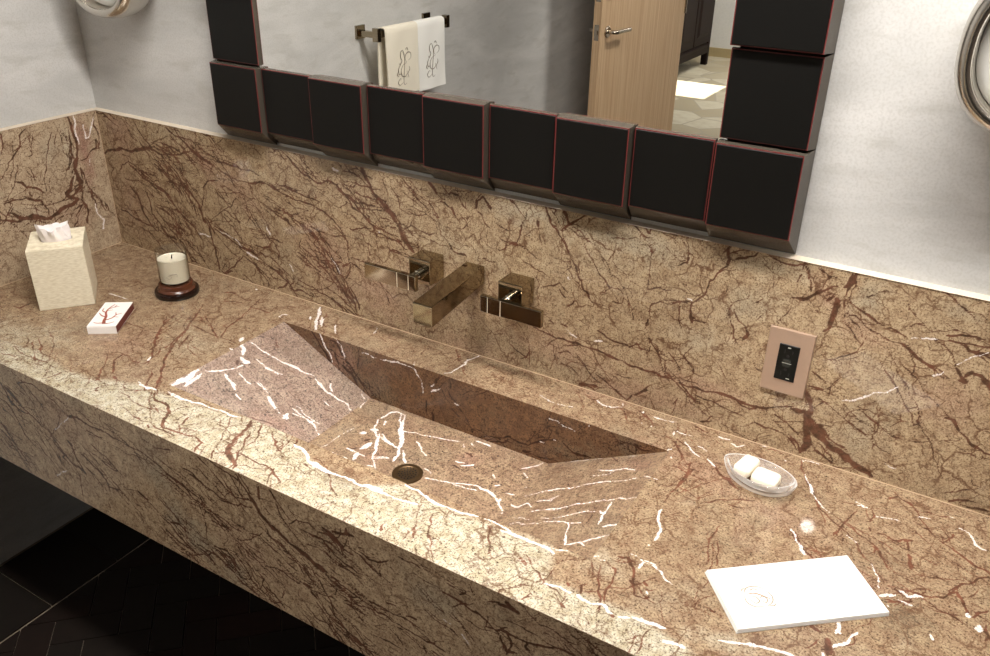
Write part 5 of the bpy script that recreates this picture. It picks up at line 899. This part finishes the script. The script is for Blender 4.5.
MB().box((RX / 2, -0.27, -FH + 0.03), (RX - 0.06, 0.44, 0.012)).build('underside', M['stone_basin_shaded'], van)
dn = MB()
dn.lathe([(0.030, 0.0), (0.0295, 0.0022), (0.021, 0.0030), (0.020, 0.0022), (0.0, 0.0022)], 40, (1.156, -0.281, ZS + 0.0002))
dno = dn.build('drain', M['drain'], van, smooth=True, label='round bronze perforated drain')
dh = MB()
for ring, cnt in ((0, 1), (0.0055, 6), (0.011, 11), (0.0163, 16)):
    for i in range(cnt):
        an = 2 * PI * i / cnt + ring * 40
        dh.lathe([(0.0014, 0), (0.0014, 0.0004)], 10, (1.156 + ring * math.cos(an), -0.281 + ring * math.sin(an), ZS + 0.0023))
dh.build('drain_holes', M['slot'], dno)

bs = slab('backsplash', 'B', M['stone_wall'], joined(lin(0.0, 2.06, 0.0021), lin(2.06, RX - 0.002, 0.02)), lin(0.0, BH, 0.0019), lambda u, v, t: (u, 0 * u + t, v + H), 0.0115)
tag(bs, 'wide marble backsplash slab behind the basin, under the mirror', 'backsplash')
bl = slab('backsplash', 'L', M['stone_left'], lin(-D, -0.0002, 0.0023), lin(0.0, BH, 0.0023), lambda u, v, t: (0 * u - t, u, v + H), 0.0115)
tag(bl, 'short marble backsplash slab on the left wall, behind the tissue box', 'backsplash')
ck = MB()
ck.frustum([(-0.012, -0.0015, H + BH), (RX, -0.0015, H + BH), (RX, WY, H + BH), (-0.012, WY, H + BH)],
           [(-0.012, WY - 0.003, H + BH + 0.003), (RX, WY - 0.003, H + BH + 0.003), (RX, WY, H + BH + 0.003), (-0.012, WY, H + BH + 0.003)])
ck.frustum([(-0.012, -D, H + BH), (0.0015, -D, H + BH), (0.0015, 0.0, H + BH), (-0.012, 0.0, H + BH)],
           [(-0.012, -D, H + BH + 0.003), (-0.009, -D, H + BH + 0.003), (-0.009, 0.0, H + BH + 0.003), (-0.012, 0.0, H + BH + 0.003)])
struct('trim_2', ck, M['caulk'])
cj = MB()
cj.box((RX / 2, -0.0006, H + 0.0005), (RX - 0.01, 0.0014, 0.001)); cj.box((0.0006, -D / 2, H + 0.0005), (0.0014, D - 0.01, 0.001))
cj.box((0.0004, -0.0004, H + BH / 2), (0.0010, 0.0010, BH - 0.004))
struct('trim_3', cj, M['joint'])

# ------------------------------------------------------------------ mirror with a frame of black tiles
fm = thing('framed_mirror', (0, WY, H), 'wall mirror framed in square black tiles with red edges', 'mirror')
TP, TS, TX0, TZ0 = 0.13868, 0.13295, 0.47476, 0.39411
NX, NZ = 9, 8
ox, oz = TX0 - (TP - TS) / 2, TZ0 - (TP - TS) / 2
MB().box((TX0 + NX * TP / 2, -0.008, TZ0 + NZ * TP / 2), (NX * TP - 0.06, 0.012, NZ * TP - 0.06)).build('backing', M['tile_body'], fm)
MB().box((TX0 + NX * TP / 2, -0.0195, TZ0 + NZ * TP / 2), ((NX - 2) * TP + 0.02, 0.009, (NZ - 2) * TP + 0.02)).build('mirror_glass', M['mirror'], fm, label='mirror glass')
for i in range(NX):
    for j in range(NZ):
        if 0 < i < NX - 1 and 0 < j < NZ - 1: continue
        proud = (i + j) % 2 == 0
        fy = -0.042 if proud else -0.030
        x0, z0 = TX0 + i * TP, TZ0 + j * TP
        x1, z1 = x0 + TS, z0 + TS
        el = 0.014 if i == 0 else 0.0027; er = 0.007 if i == NX - 1 else 0.0027
        eb = (0.034 if proud else 0.028) if j == 0 else 0.0027; et = 0.02 if j == NZ - 1 else 0.0027
        if i == 0 and 0 < j < NZ - 1: er = 0.006
        if i == NX - 1 and 0 < j < NZ - 1: el = 0.004
        if j == 0 and 0 < i < NX - 1: et = 0.006
        fr = [(x0, fy, z0), (x1, fy, z0), (x1, fy, z1), (x0, fy, z1)]
        bk = [(x0 - el, -0.004, z0 - eb), (x1 + er, -0.004, z0 - eb), (x1 + er, -0.004, z1 + et), (x0 - el, -0.004, z1 + et)]
        tb = MB().frustum(bk, fr).build('tile', M['tile_body'], fm)
        e = MB()
        q = 0.0016
        e.box(((x0 + x1) / 2, fy - 0.0004, z0 + q / 2), (TS, 0.0012, q)); e.box(((x0 + x1) / 2, fy - 0.0004, z1 - q / 2), (TS, 0.0012, q))
        e.box((x0 + q / 2, fy - 0.0004, (z0 + z1) / 2), (q, 0.0012, TS - 2 * q)); e.box((x1 - q / 2, fy - 0.0004, (z0 + z1) / 2), (q, 0.0012, TS - 2 * q))
        e.build('edge', M['tile_edge'], tb)
        MB().box(((x0 + x1) / 2, fy - 0.0012, (z0 + z1) / 2), (TS - 2 * q, 0.0024, TS - 2 * q), bevel=0.0008, seg=1).build('face', M['black_tile'], tb)

# ------------------------------------------------------------------ wall sconces
def sconce(x, label):
    t_ = thing('wall_sconce', (x, WY, H + 0.705), label, 'wall light')
    n = 72

    def ring(prof, name, mat, parent, closed=False):
        m = MB()
        def f(i, j):
            a = 2 * PI * i / n
            r, d = prof[j]
            c, s = math.cos(a), math.sin(a)
            k = (abs(c) ** 2.35 + abs(s) ** 2.35) ** (-1 / 2.35)      # a slightly squared circle
            return (r * k * c, -d, r * k * s)
        g = m.grid(f, n, len(prof), closeu=True)
        if prof[-1][0] > 0.001: m.bm.faces.new([g[i][-1] for i in range(n)])
        return m.build(name, mat, parent, smooth='all')
    ring([(0.084, 0.0), (0.090, 0.006), (0.100, 0.018), (0.107, 0.036), (0.109, 0.056), (0.108, 0.078), (0.103, 0.092), (0.096, 0.098), (0.090, 0.097), (0.087, 0.090), (0.086, 0.072), (0.086, 0.058)], 'rim', M['nickel'], t_)
    df = ring([(0.0855, 0.064), (0.082, 0.070), (0.075, 0.073), (0.068, 0.073), (0.062, 0.069), (0.059, 0.069)], 'diffuser', M['frosted'], t_)
    ring([(0.060, 0.066), (0.060, 0.075), (0.056, 0.078), (0.051, 0.076), (0.050, 0.068)], 'inner_ring', M['nickel'], t_)
    ring([(0.0495, 0.0695), (0.041, 0.080), (0.028, 0.087), (0.013, 0.090), (0.002, 0.0905)], 'glass_dome', M['bulb'], t_)
    return t_


sconce(0.205, 'round nickel wall light at the left of the mirror, only its lower edge showing')
sconce(1.990, 'round nickel wall light with a white diffuser at the right of the mirror')

# unseen ceiling fittings of the lamps above, the added fills included
def fitting(n, x, y):
    m = MB()
    m.lathe([(0.055, CEIL + 0.001), (0.055, CEIL - 0.006), (0.045, CEIL - 0.008), (0.042, CEIL + 0.001)], 36, (x, y, 0), cap=False)
    m.lathe([(0.042, CEIL - 0.001), (0.0, CEIL - 0.001)], 36, (x, y, 0), cap=False)
    struct('trim_%d' % n, m, M['ceiling'])


for n_, (x, y) in enumerate(((1.12, -0.50), (1.65, -2.0), (1.3, -2.6), (1.1, -1.9))):
    fitting(4 + n_, x, y)
pf = MB()
pf.box((1.62, -0.60, CEIL - 0.004), (1.78, 0.24, 0.008), bevel=0.002)
struct('trim_8', pf, M['ceiling'])

# ------------------------------------------------------------------ faucet
sp = thing('faucet_spout', (1.129, 0, H + 0.187), 'square bronze wall spout over the basin', 'faucet')
b_ = MB()
hw = 0.0215
tilt = 0.016
b_.frustum([(-hw, -0.001, -0.018), (hw, -0.001, -0.018), (hw, -0.001, 0.019), (-hw, -0.001, 0.019)],
           [(-hw, -0.184, -0.020 - tilt - 0.003), (hw, -0.184, -0.020 - tilt - 0.003), (hw, -0.184, 0.019 - tilt), (-hw, -0.184, 0.019 - tilt)])
bmesh.ops.bevel(b_.bm, geom=b_.bm.edges[:], offset=0.0014, segments=2, profile=0.5, affect='EDGES')
b_.build('spout', M['bronze'], sp)
MB().lathe([(0.011, 0), (0.011, 0.004), (0.008, 0.004), (0.008, 0.0)], 20, (0, -0.166, -0.0435)).build('aerator', M['chrome'], sp, smooth=True)


def handle(x, x0, x1, marks, label):
    t_ = thing('wall_tap', (x, 0, H + 0.182), label, 'tap')
    MB().box((0, -0.0255, 0), (0.052, 0.049, 0.052), bevel=0.0014).build('base_block', M['bronze'], t_)
    st = MB(); Ry = Matrix.Rotation(PI / 2, 3, 'X')
    st.lathe([(0.0105, 0.0), (0.0105, 0.010), (0.0075, 0.011), (0.0075, 0.014), (0.0098, 0.015), (0.0098, 0.024)], 24, (0, -0.049, -0.006), Ry)
    st.build('stem', M['chrome'], t_, smooth=True)
    lv = MB(); lv.box(((x0 + x1) / 2 - x, -0.0765, -0.014), (x1 - x0, 0.011, 0.034), bevel=0.0016)
    lo = lv.build('lever', M['bronze'], t_)
    for m in marks:
        MB().box((m - x, -0.0820, -0.014), (0.0014, 0.0010, 0.0322)).build('inlay_line', M['inlay'], lo)
    return t_


handle(1.027, 0.911, 1.039, (1.022, 0.994), 'left bronze lever handle beside the wall spout')
handle(1.2365, 1.190, 1.322, (1.207, 1.235), 'right bronze lever handle beside the wall spout')

# ------------------------------------------------------------------ outlet
oc = thing('wall_outlet', (1.7461, 0, H + 0.1747), 'bronze plate with a black power outlet on the backsplash', 'outlet')
pw, ph = 0.0373, 0.0595
MB().frustum([(-pw, -0.0002, -ph), (pw, -0.0002, -ph), (pw, -0.0002, ph), (-pw, -0.0002, ph)],
             [(-pw + 0.0012, -0.0052, -ph + 0.0012), (pw - 0.0012, -0.0052, -ph + 0.0012), (pw - 0.0012, -0.0052, ph - 0.0012), (-pw + 0.0012, -0.0052, ph - 0.0012)]).build('cover_plate', M['plate_metal'], oc)
rc = MB(); rc.box((0, -0.0056, 0), (0.0333, 0.0022, 0.0668), bevel=0.0007, seg=1)
rco = rc.build('receptacle', M['dark_plastic'], oc)
bt = MB(); bt.box((0, -0.0071, 0.0042), (0.013, 0.0014, 0.0052)); bt.build('reset_button', M['button'], rco)
bt = MB(); bt.box((0, -0.0071, -0.0042), (0.013, 0.0014, 0.0052)); bt.build('test_button', M['button'], rco)
sl = MB()
for zc_ in (0.019, -0.019):
    s_ = 1 if zc_ > 0 else -1
    sl.box((-0.0064, -0.00672, zc_ + 0.002 * s_), (0.0018, 0.0004, 0.0078)); sl.box((0.0064, -0.00672, zc_ + 0.002 * s_), (0.0018, 0.0004, 0.0062))
    sl.lathe([(0.0026, 0), (0.0026, 0.0003)], 14, (0, -0.0066, zc_ - 0.0066 * s_), Matrix.Rotation(PI / 2, 3, 'X'))
sl.build('socket_slots', M['slot'], rco)
MB().box((0, -0.0069, -0.0004), (0.015, 0.0004, 0.0009)).build('print', M['mark'], rco)
MB().box((0, -0.0069, 0.0285), (0.005, 0.0004, 0.0016)).build('print', M['mark'], rco)
MB().box((0.006, -0.0069, -0.0285), (0.006, 0.0004, 0.0012)).build('indicator', M['mark'], rco)

# ------------------------------------------------------------------ tissue box
A_ = Vector((0.196, -0.368)); e1 = Vector((0.6193, 0.7851)); e2 = Vector((-0.7851, 0.6193))
TB = 0.115
TD = 0.130
ctr = A_ + e1 * TB / 2 + e2 * TD / 2
ang = math.atan2(e1.y, e1.x)
tbx = thing('tissue_box', (ctr.x, ctr.y, H), 'cream linen tissue box cover in the left counter corner', 'tissue box', rz=ang)
hb_, hh = TB / 2, 0.143
wl = 0.004
hd_ = TD / 2
sd = MB()
sd.box((0, -hd_ + wl / 2, hh / 2), (TB, wl, hh), bevel=0.0008, seg=1)
sd.box((0, hd_ - wl / 2, hh / 2), (TB, wl, hh), bevel=0.0008, seg=1)
sd.box((-hb_ + wl / 2, 0, hh / 2), (wl, TD - 2 * wl, hh)); sd.box((hb_ - wl / 2, 0, hh / 2), (wl, TD - 2 * wl, hh))
sd.build('sides', M['linen'], tbx)
lid = MB()
inn = [(0.034 * math.copysign(abs(math.cos(a)) ** 0.9, math.cos(a)), 0.019 * math.copysign(abs(math.sin(a)) ** 0.9, math.sin(a))) for a in [2 * PI * k / 32 for k in range(32)]]
out_ = []
for k in range(32):
    a = 2 * PI * k / 32
    m_ = 1 / max(abs(math.cos(a)), abs(math.sin(a)))
    out_.append(((hb_ - wl) * m_ * math.cos(a), (hd_ - wl) * m_ * math.sin(a)))
lid.grid(lambda i, j: ((*inn[i], hh - 0.003), (*inn[i], hh), (*out_[i], hh), (*out_[i], hh - 0.003))[j], 32, 4, closeu=True, closev=True)
lid.build('lid', M['linen'], tbx)
# tissue puffing out of the slot
ts = thing('tissue', (ctr.x, ctr.y, H + hh - 0.012), 'white paper tissue sticking out of the linen box', 'tissue', rz=ang)
tm = MB()
nA, nR = 44, 10
def tfn(i, j):
    a = 2 * PI * i / nA; f = j / (nR - 1)
    rr = (1 - f) * 1.0 + f * (0.80 + 0.14 * math.sin(3 * a + 0.6) + 0.07 * math.sin(7 * a))
    sx = 0.030 * (1 - f) + 0.038 * f; sy = 0.014 * (1 - f) + 0.027 * f
    z = 0.050 * f * (0.88 + 0.07 * math.sin(2 * a + 1.0) + 0.05 * math.sin(5 * a + 0.4))
    w_ = 1 + 0.16 * math.sin(9 * a + 3 * f) * f
    return (sx * rr * w_ * math.cos(a) - 0.004 * f, sy * rr * w_ * math.sin(a), z)
vsr = tm.grid(tfn, nA, nR, closeu=True)
cv = tm.bm.verts.new((0.0, 0.0, 0.040))
for i in range(nA):
    tm.bm.faces.new((vsr[i][-1], vsr[(i + 1) % nA][-1], cv))
tm.build('ply', M['tissue'], ts, smooth=True)

# ------------------------------------------------------------------ candle on its stand
CX, CY = 0.3765, -0.1345
st = thing('candle_stand', (CX, CY, H), 'round dark turned wood stand under the candle', 'candle stand')
MB().lathe([(0.0, 0.0), (0.049, 0.0), (0.0505, 0.002), (0.0508, 0.008), (0.0495, 0.0125), (0.045, 0.0135)], 64).build('foot', M['dark_wood'], st, smooth=True)
MB().lathe([(0.043, 0.0125), (0.0435, 0.0145), (0.0425, 0.0165), (0.0395, 0.0180), (0.0385, 0.020), (0.0392, 0.0275), (0.0375, 0.030), (0.0, 0.030)], 64).build('collar', M['brown_wood'], st, smooth=True)
cd_ = thing('candle', (CX, CY, H + 0.030), 'white wax candle in a clear glass on a dark wooden stand', 'candle')
MB().lathe([(0.0, 0.0), (0.0325, 0.0), (0.0343, 0.002), (0.0352, 0.081), (0.0349, 0.0825), (0.0335, 0.0825), (0.0328, 0.081), (0.0322, 0.006), (0.0, 0.005)], 56, cap=False).build('glass', M['thin_glass'], cd_, smooth=True)
MB().lathe([(0.0, 0.0055), (0.0316, 0.0062), (0.0322, 0.060), (0.0314, 0.0592), (0.010, 0.0582), (0.0, 0.0585)], 56).build('wax', M['wax'], cd_, smooth=True)
MB().tube([(0, 0, 0.057), (0.0005, 0, 0.063), (0.0016, 0.001, 0.068)], 0.0012, 8).build('wick', M['wick'], cd_)
lm = MB()
va = math.atan2(-1.3122 - CY, 1.9573 - CX)
def on_glass(s, z):
    a = va - 0.18 + s / 0.0352
    r = 0.03545 - (0.069 - z) * 0.0012 / 0.067 * 1.0
    return (r * math.cos(a), r * math.sin(a), z)
lm.tube([on_glass(s, z) for s, z in smooth_path([(-0.012, 0.026), (-0.0125, 0.022), (-0.008, 0.0205), (-0.003, 0.0215), (-0.0015, 0.025), (-0.004, 0.028), (-0.008, 0.0275)], 6) for s, z in [(s, z)]], 0.00035, 5)
lm.tube([on_glass(s, z) for s, z in [(-0.005, 0.030), (0.0, 0.031), (0.005, 0.0315), (0.011, 0.0315)]], 0.0007, 5)
lm.tube([on_glass(s, z) for s, z in [(0.011, 0.031), (0.0115, 0.027), (0.011, 0.024)]], 0.00035, 5)
lm.build('printed_mark', M['ink'], cd_)

# ------------------------------------------------------------------ matchbox
mv = Vector((0.379, -0.375)); me1 = Vector((0.866, 0.5)); me2 = Vector((-0.617, 0.787)).normalized()
me2 = Vector((-0.5 * 1.0, 0.866)).lerp(Vector((-0.617, 0.787)), 0.6).normalized(); me1 = Vector((me2.y, -me2.x))
mw, ml, mh = 0.061, 0.118, 0.0185
mc = mv + me1 * mw / 2 + me2 * (ml / 2 - 0.005)
mb_ = thing('matchbox', (mc.x, mc.y, H), 'white matchbox with a red coral drawing in front of the tissue box', 'matchbox', rz=math.atan2(me1.y, me1.x))
slv = MB()
slv.box((0, 0, mh - 0.0008), (mw, ml, 0.0016), bevel=0.0005, seg=1); slv.box((0, 0, 0.0008), (mw, ml, 0.0016))
slv.box((-mw / 2 + 0.0006, 0, mh / 2), (0.0012, ml, mh - 0.0034)); slv.box((mw / 2 - 0.0006, 0, mh / 2), (0.0012, ml, mh - 0.0034))
slv.build('sleeve', M['matchbox_white'], mb_)
MB().box((0, -0.0004, mh / 2), (mw - 0.003, ml - 0.0002, mh - 0.0042), bevel=0.0004, seg=1).build('tray', M['matchbox_white'], mb_)
sk = MB(); sk.box((mw / 2 + 0.0002, 0, mh / 2), (0.0006, ml - 0.002, mh - 0.003)); sk.box((-mw / 2 - 0.0002, 0, mh / 2), (0.0006, ml - 0.002, mh - 0.003))
sk.build('striker_strip', M['striker'], mb_)
cr = MB()
def branch(pts, r0, r1):
    P = smooth_path([(x * 1.12, y_ * 1.08, 0) for x, y_ in pts], 5)
    n = len(P)
    # flat ink line
    L_, R_ = [], []
    for i, p in enumerate(P):
        a = P[max(0, i - 1)]; b = P[min(n - 1, i + 1)]
        d = (b - a).normalized(); nn_ = Vector((-d.y, d.x, 0))
        w_ = 1.3 * (r0 + (r1 - r0) * i / (n - 1))
        L_.append(cr.bm.verts.new((p.x + nn_.x * w_, p.y + nn_.y * w_, mh + 0.0003))); R_.append(cr.bm.verts.new((p.x - nn_.x * w_, p.y - nn_.y * w_, mh + 0.0003)))
    for i in range(n - 1): cr.bm.faces.new((L_[i], L_[i + 1], R_[i + 1], R_[i]))
branch([(0.002, -0.045), (-0.002, -0.030), (-0.004, -0.012), (-0.010, 0.006), (-0.010, 0.024), (-0.004, 0.044)], 0.0030, 0.0007)
branch([(-0.004, -0.014), (-0.014, -0.008), (-0.022, 0.004)], 0.0016, 0.0006)
branch([(-0.010, 0.006), (-0.019, 0.014), (-0.020, 0.026)], 0.0014, 0.0005)
branch([(-0.010, 0.022), (-0.001, 0.030), (0.008, 0.034)], 0.0013, 0.0005)
branch([(-0.001, 0.030), (0.001, 0.040)], 0.0009, 0.0005)
branch([(-0.002, -0.030), (0.009, -0.020), (0.013, -0.006), (0.022, 0.002)], 0.0018, 0.0006)
branch([(0.013, -0.006), (0.009, 0.006)], 0.0010, 0.0005)
branch([(0.012, -0.014), (0.021, -0.016)], 0.0010, 0.0005)
branch([(0.001, -0.040), (-0.011, -0.042), (-0.020, -0.038)], 0.0016, 0.0005)
branch([(0.002, -0.044), (0.012, -0.042), (0.019, -0.036)], 0.0016, 0.0005)
branch([(-0.010, 0.014), (0.000, 0.018)], 0.0010, 0.0005)
cr.build('coral_print', M['coral'], mb_)

# ------------------------------------------------------------------ glass soap dish with two soaps
SDX, SDY, SDA = 1.757, -0.120, math.radians(-8)
sdh = thing('soap_dish', (SDX, SDY, H), 'boat shaped clear glass soap dish at the right of the basin', 'soap dish', rz=SDA)
def lens_pt(a, la, lb, z):
    c, s = math.cos(a), math.sin(a)
    return Vector((la * math.copysign(abs(c) ** 1.0, c), lb * math.copysign(abs(s) ** 1.25, s), z))
prof = [(0.55, 0.45, 0.0), (0.72, 0.66, 0.002), (0.88, 0.86, 0.010), (0.97, 0.96, 0.019), (1.0, 1.0, 0.0255), (0.985, 0.97, 0.0285), (0.91, 0.86, 0.0285), (0.84, 0.75, 0.0250), (0.78, 0.68, 0.013), (0.66, 0.56, 0.0075), (0.40, 0.35, 0.0058)]
dm = MB()
nS = 64
LA, LB = 0.0625, 0.0375
g_ = dm.grid(lambda i, j: lens_pt(2 * PI * i / nS, LA * prof[j][0], LB * prof[j][1], prof[j][2] + (0.004 * (abs(math.cos(2 * PI * i / nS)) ** 3) if j in (3, 4, 5, 6) else 0)), nS, len(prof), closeu=True)
dm.bm.faces.new([g_[i][0] for i in range(nS)][::-1]); dm.bm.faces.new([g_[i][-1] for i in range(nS)])
dm.build('glass_bowl', M['dish_glass'], sdh, smooth='all')


def soap(x, y, z, rz, rx, label, sx, sy, sz):
    t_ = thing('soap_bar', (x, y, z), label, 'soap', rz=rz)
    t_.rotation_euler = (rx, 0, rz)
    s = MB(); s.box((0, 0, 0), (sx, sy, sz), bevel=0.0072, seg=5)
    s.build('bar', M['soap'], t_, smooth='all')


soap(1.7325, -0.106, H + 0.0205, math.radians(78), 0.0, 'cream soap bar lying in the left half of the glass dish', 0.047, 0.029, 0.020)
soap(1.7690, -0.1225, H + 0.0205, math.radians(-6), 0.0, 'cream soap bar lying in the right half of the glass dish', 0.043, 0.033, 0.020)

# ------------------------------------------------------------------ folded paper guest towel
g0 = Vector((1.752, -0.361)); gx = (Vector((1.920, -0.219)) - g0); gy = (Vector((1.822, -0.450)) - g0)
gw, gl = gx.length, gy.length
ga = math.atan2(gx.y, gx.x)
gc = (Vector((1.752, -0.361)) + Vector((1.988, -0.307)) + Vector((1.920, -0.219)) + Vector((1.822, -0.450))) / 4
gt = thing('guest_towel', (gc.x, gc.y, H), 'folded white paper guest towel with a pale crest at the front right of the counter', 'guest towel', rz=ga)
for k_ in range(3):
    z_ = 0.0011 + 0.0022 * k_
    MB().box((0.0004 * k_, 0.0, z_), (gw - 0.001 * k_, gl - 0.0008 * k_, 0.0021), bevel=0.0008, seg=2).build('folded_layer', M['paper'], gt)
TZ = 0.00675
def inkline(mb, pts, w_, z_, n=6):
    P = smooth_path([(x, y_, 0) for x, y_ in pts], n)
    L_, R_ = [], []
    m_ = len(P)
    for i, p in enumerate(P):
        a = P[max(0, i - 1)]; b = P[min(m_ - 1, i + 1)]
        d = (b - a)
        d = d.normalized() if d.length > 0 else Vector((1, 0, 0))
        q = Vector((-d.y, d.x, 0)) * w_ * (0.35 + 0.65 * math.sin(PI * (i + 0.5) / m_))
        L_.append(mb.bm.verts.new((p.x + q.x, p.y + q.y, z_))); R_.append(mb.bm.verts.new((p.x - q.x, p.y - q.y, z_)))
    for i in range(m_ - 1): mb.bm.faces.new((L_[i], L_[i + 1], R_[i + 1], R_[i]))
cx_, cy_ = -0.056, -0.006
c1 = MB()
for pts in ([(-0.018, 0.010), (-0.010, 0.020), (0.004, 0.021), (0.014, 0.014)], [(-0.019, 0.006), (-0.020, -0.006), (-0.012, -0.015), (0.0, -0.016)],
            [(0.014, 0.012), (0.019, 0.002), (0.016, -0.009), (0.006, -0.016)], [(-0.014, 0.0), (-0.009, -0.009), (-0.002, -0.006), (-0.004, 0.002), (-0.010, 0.003)],
            [(0.0, -0.004), (0.006, -0.010), (0.010, -0.003), (0.005, 0.002), (0.0, -0.002)], [(-0.008, 0.014), (-0.002, 0.017), (0.004, 0.014)], [(0.006, -0.014), (0.014, -0.017), (0.018, -0.013)],
            [(-0.020, 0.014), (-0.016, 0.019), (-0.010, 0.017)]):
    inkline(c1, [(cx_ + x, cy_ + y_) for x, y_ in pts], 0.00085, TZ)
c1.build('crest', M['pale_ink'], gt)
c2 = MB(); inkline(c2, [(cx_ + x, cy_ + y_) for x, y_ in [(-0.014, 0.008), (-0.004, 0.009), (0.006, 0.003), (0.016, -0.006)]], 0.0009, TZ + 0.0001)
c2.build('crest_band', M['gold_ink'], gt)

# ------------------------------------------------------------------ towel bar and two hand towels on the left wall
ZB, XB = H + 0.414, 0.074
tb_ = thing('towel_bar', (-0.012, -1.27, ZB), 'square bronze towel bar on the left wall, seen in the mirror', 'towel bar')
MB().box((XB + 0.012, 0, 0), (0.012, 0.42, 0.022), bevel=0.001).build('rail', M['bronze'], tb_)
for y_ in (-0.192, 0.196):
    MB().box((0.005, y_, 0.002), (0.010, 0.044, 0.044), bevel=0.001).build('wall_plate', M['bronze'], tb_)
    MB().box((0.040, y_, -0.002), (0.078, 0.020, 0.020), bevel=0.001).build('arm', M['bronze'], tb_)
    MB().box((XB + 0.012, y_ + (0.012 if y_ > 0 else -0.012), 0), (0.024, 0.018, 0.044), bevel=0.001).build('end_block', M['bronze'], tb_)


def hand_towel(y0, y1, drop, mat, label):
    t_ = thing('hand_towel', (XB, (y0 + y1) / 2, ZB), label, 'towel', group=None)
    wdt = abs(y1 - y0)
    prof_ = []
    for s in np.linspace(0, 1, 15): prof_.append((-0.014 - 0.003 * (1 - s), -drop * 0.92 * (1 - s)))
    for a in np.linspace(PI, 0, 12)[1:-1]: prof_.append((0.0145 * math.cos(a) + 0.0, 0.012 + 0.006 * math.sin(a)))
    for s in np.linspace(0, 1, 15): prof_.append((0.0145 + 0.004 * s, -drop * s))
    n_ = len(prof_); mcol = 12
    th = 0.0045
    def f(i, j, o=0.0):
        x, z = prof_[i]
        a = prof_[max(0, i - 1)]; b = prof_[min(n_ - 1, i + 1)]
        dx, dz = b[0] - a[0], b[1] - a[1]; L = math.hypot(dx, dz)
        nx, nz = -dz / L, dx / L
        v = j / (mcol - 1) - 0.5
        wob = 0.0012 * math.sin(v * 9 + z * 25)
        return Vector((x + nx * (o + wob), v * wdt, z + nz * o))
    m_ = MB()
    A1 = [[m_.bm.verts.new(f(i, j, 0)) for j in range(mcol)] for i in range(n_)]
    A2 = [[m_.bm.verts.new(f(i, j, th)) for j in range(mcol)] for i in range(n_)]
    for i in range(n_ - 1):
        for j in range(mcol - 1):
            m_.bm.faces.new((A1[i][j], A1[i + 1][j], A1[i + 1][j + 1], A1[i][j + 1])); m_.bm.faces.new((A2[i][j], A2[i][j + 1], A2[i + 1][j + 1], A2[i + 1][j]))
    for i in range(n_ - 1):
        for j in (0, mcol - 1): m_.bm.faces.new((A1[i][j], A2[i][j], A2[i + 1][j], A1[i + 1][j]))
    for j in range(mcol - 1):
        for i in (0, n_ - 1): m_.bm.faces.new((A1[i][j], A1[i][j + 1], A2[i][j + 1], A2[i][j]))
    cl_ = m_.build('cloth', mat, t_, smooth=True)
    # embroidered script monogram, reads from the room (u to the viewer's right, which is +y on this wall)
    em = MB()
    strokes = [[(-0.030, -0.058), (-0.020, -0.062), (-0.012, -0.046), (-0.006, -0.020), (0.000, 0.010), (0.008, 0.036), (0.018, 0.052)],
               [(-0.014, 0.018), (-0.024, 0.026), (-0.018, 0.042), (-0.004, 0.046), (0.004, 0.036), (0.000, 0.022), (-0.010, 0.014)],
               [(-0.010, 0.012), (0.006, 0.006), (0.010, -0.012), (0.000, -0.030), (-0.014, -0.034), (-0.022, -0.026), (-0.018, -0.016)],
               [(-0.012, -0.052), (0.002, -0.060), (0.012, -0.050), (0.008, -0.038), (0.000, -0.040)],
               [(0.010, 0.036), (0.022, 0.056), (0.030, 0.050), (0.026, 0.034), (0.016, 0.022), (0.022, 0.010), (0.028, 0.016)],
               [(0.014, 0.018), (0.024, -0.004), (0.016, -0.022), (0.006, -0.020)],
               [(-0.034, -0.040), (-0.026, -0.026), (-0.030, -0.012), (-0.024, -0.002)], [(-0.004, 0.052), (0.004, 0.062), (0.010, 0.056)],
               [(0.016, -0.030), (0.024, -0.024), (0.026, -0.014)]]
    for pts in strokes:
        P = smooth_path([(0.0145 + th + 0.0022 + 0.004 * ((0.115 - z) / drop), y_ * 1.25 - 0.42 * z, z * 1.0 - 0.118) for y_, z in pts], 5)
        nP = len(P)
        em.tube(P, [0.0004 + 0.0009 * math.sin(PI * (k + 0.5) / nP) for k in range(nP)], 5)
    em.build('monogram', M['ink'], cl_)
    return t_


hand_towel(-1.088, -1.268, 0.214, M['towel_cream'], 'cream monogrammed hand towel, nearer of the two on the bar')
hand_towel(-1.2705, -1.436, 0.221, M['towel_white'], 'white monogrammed hand towel, farther of the two on the bar')
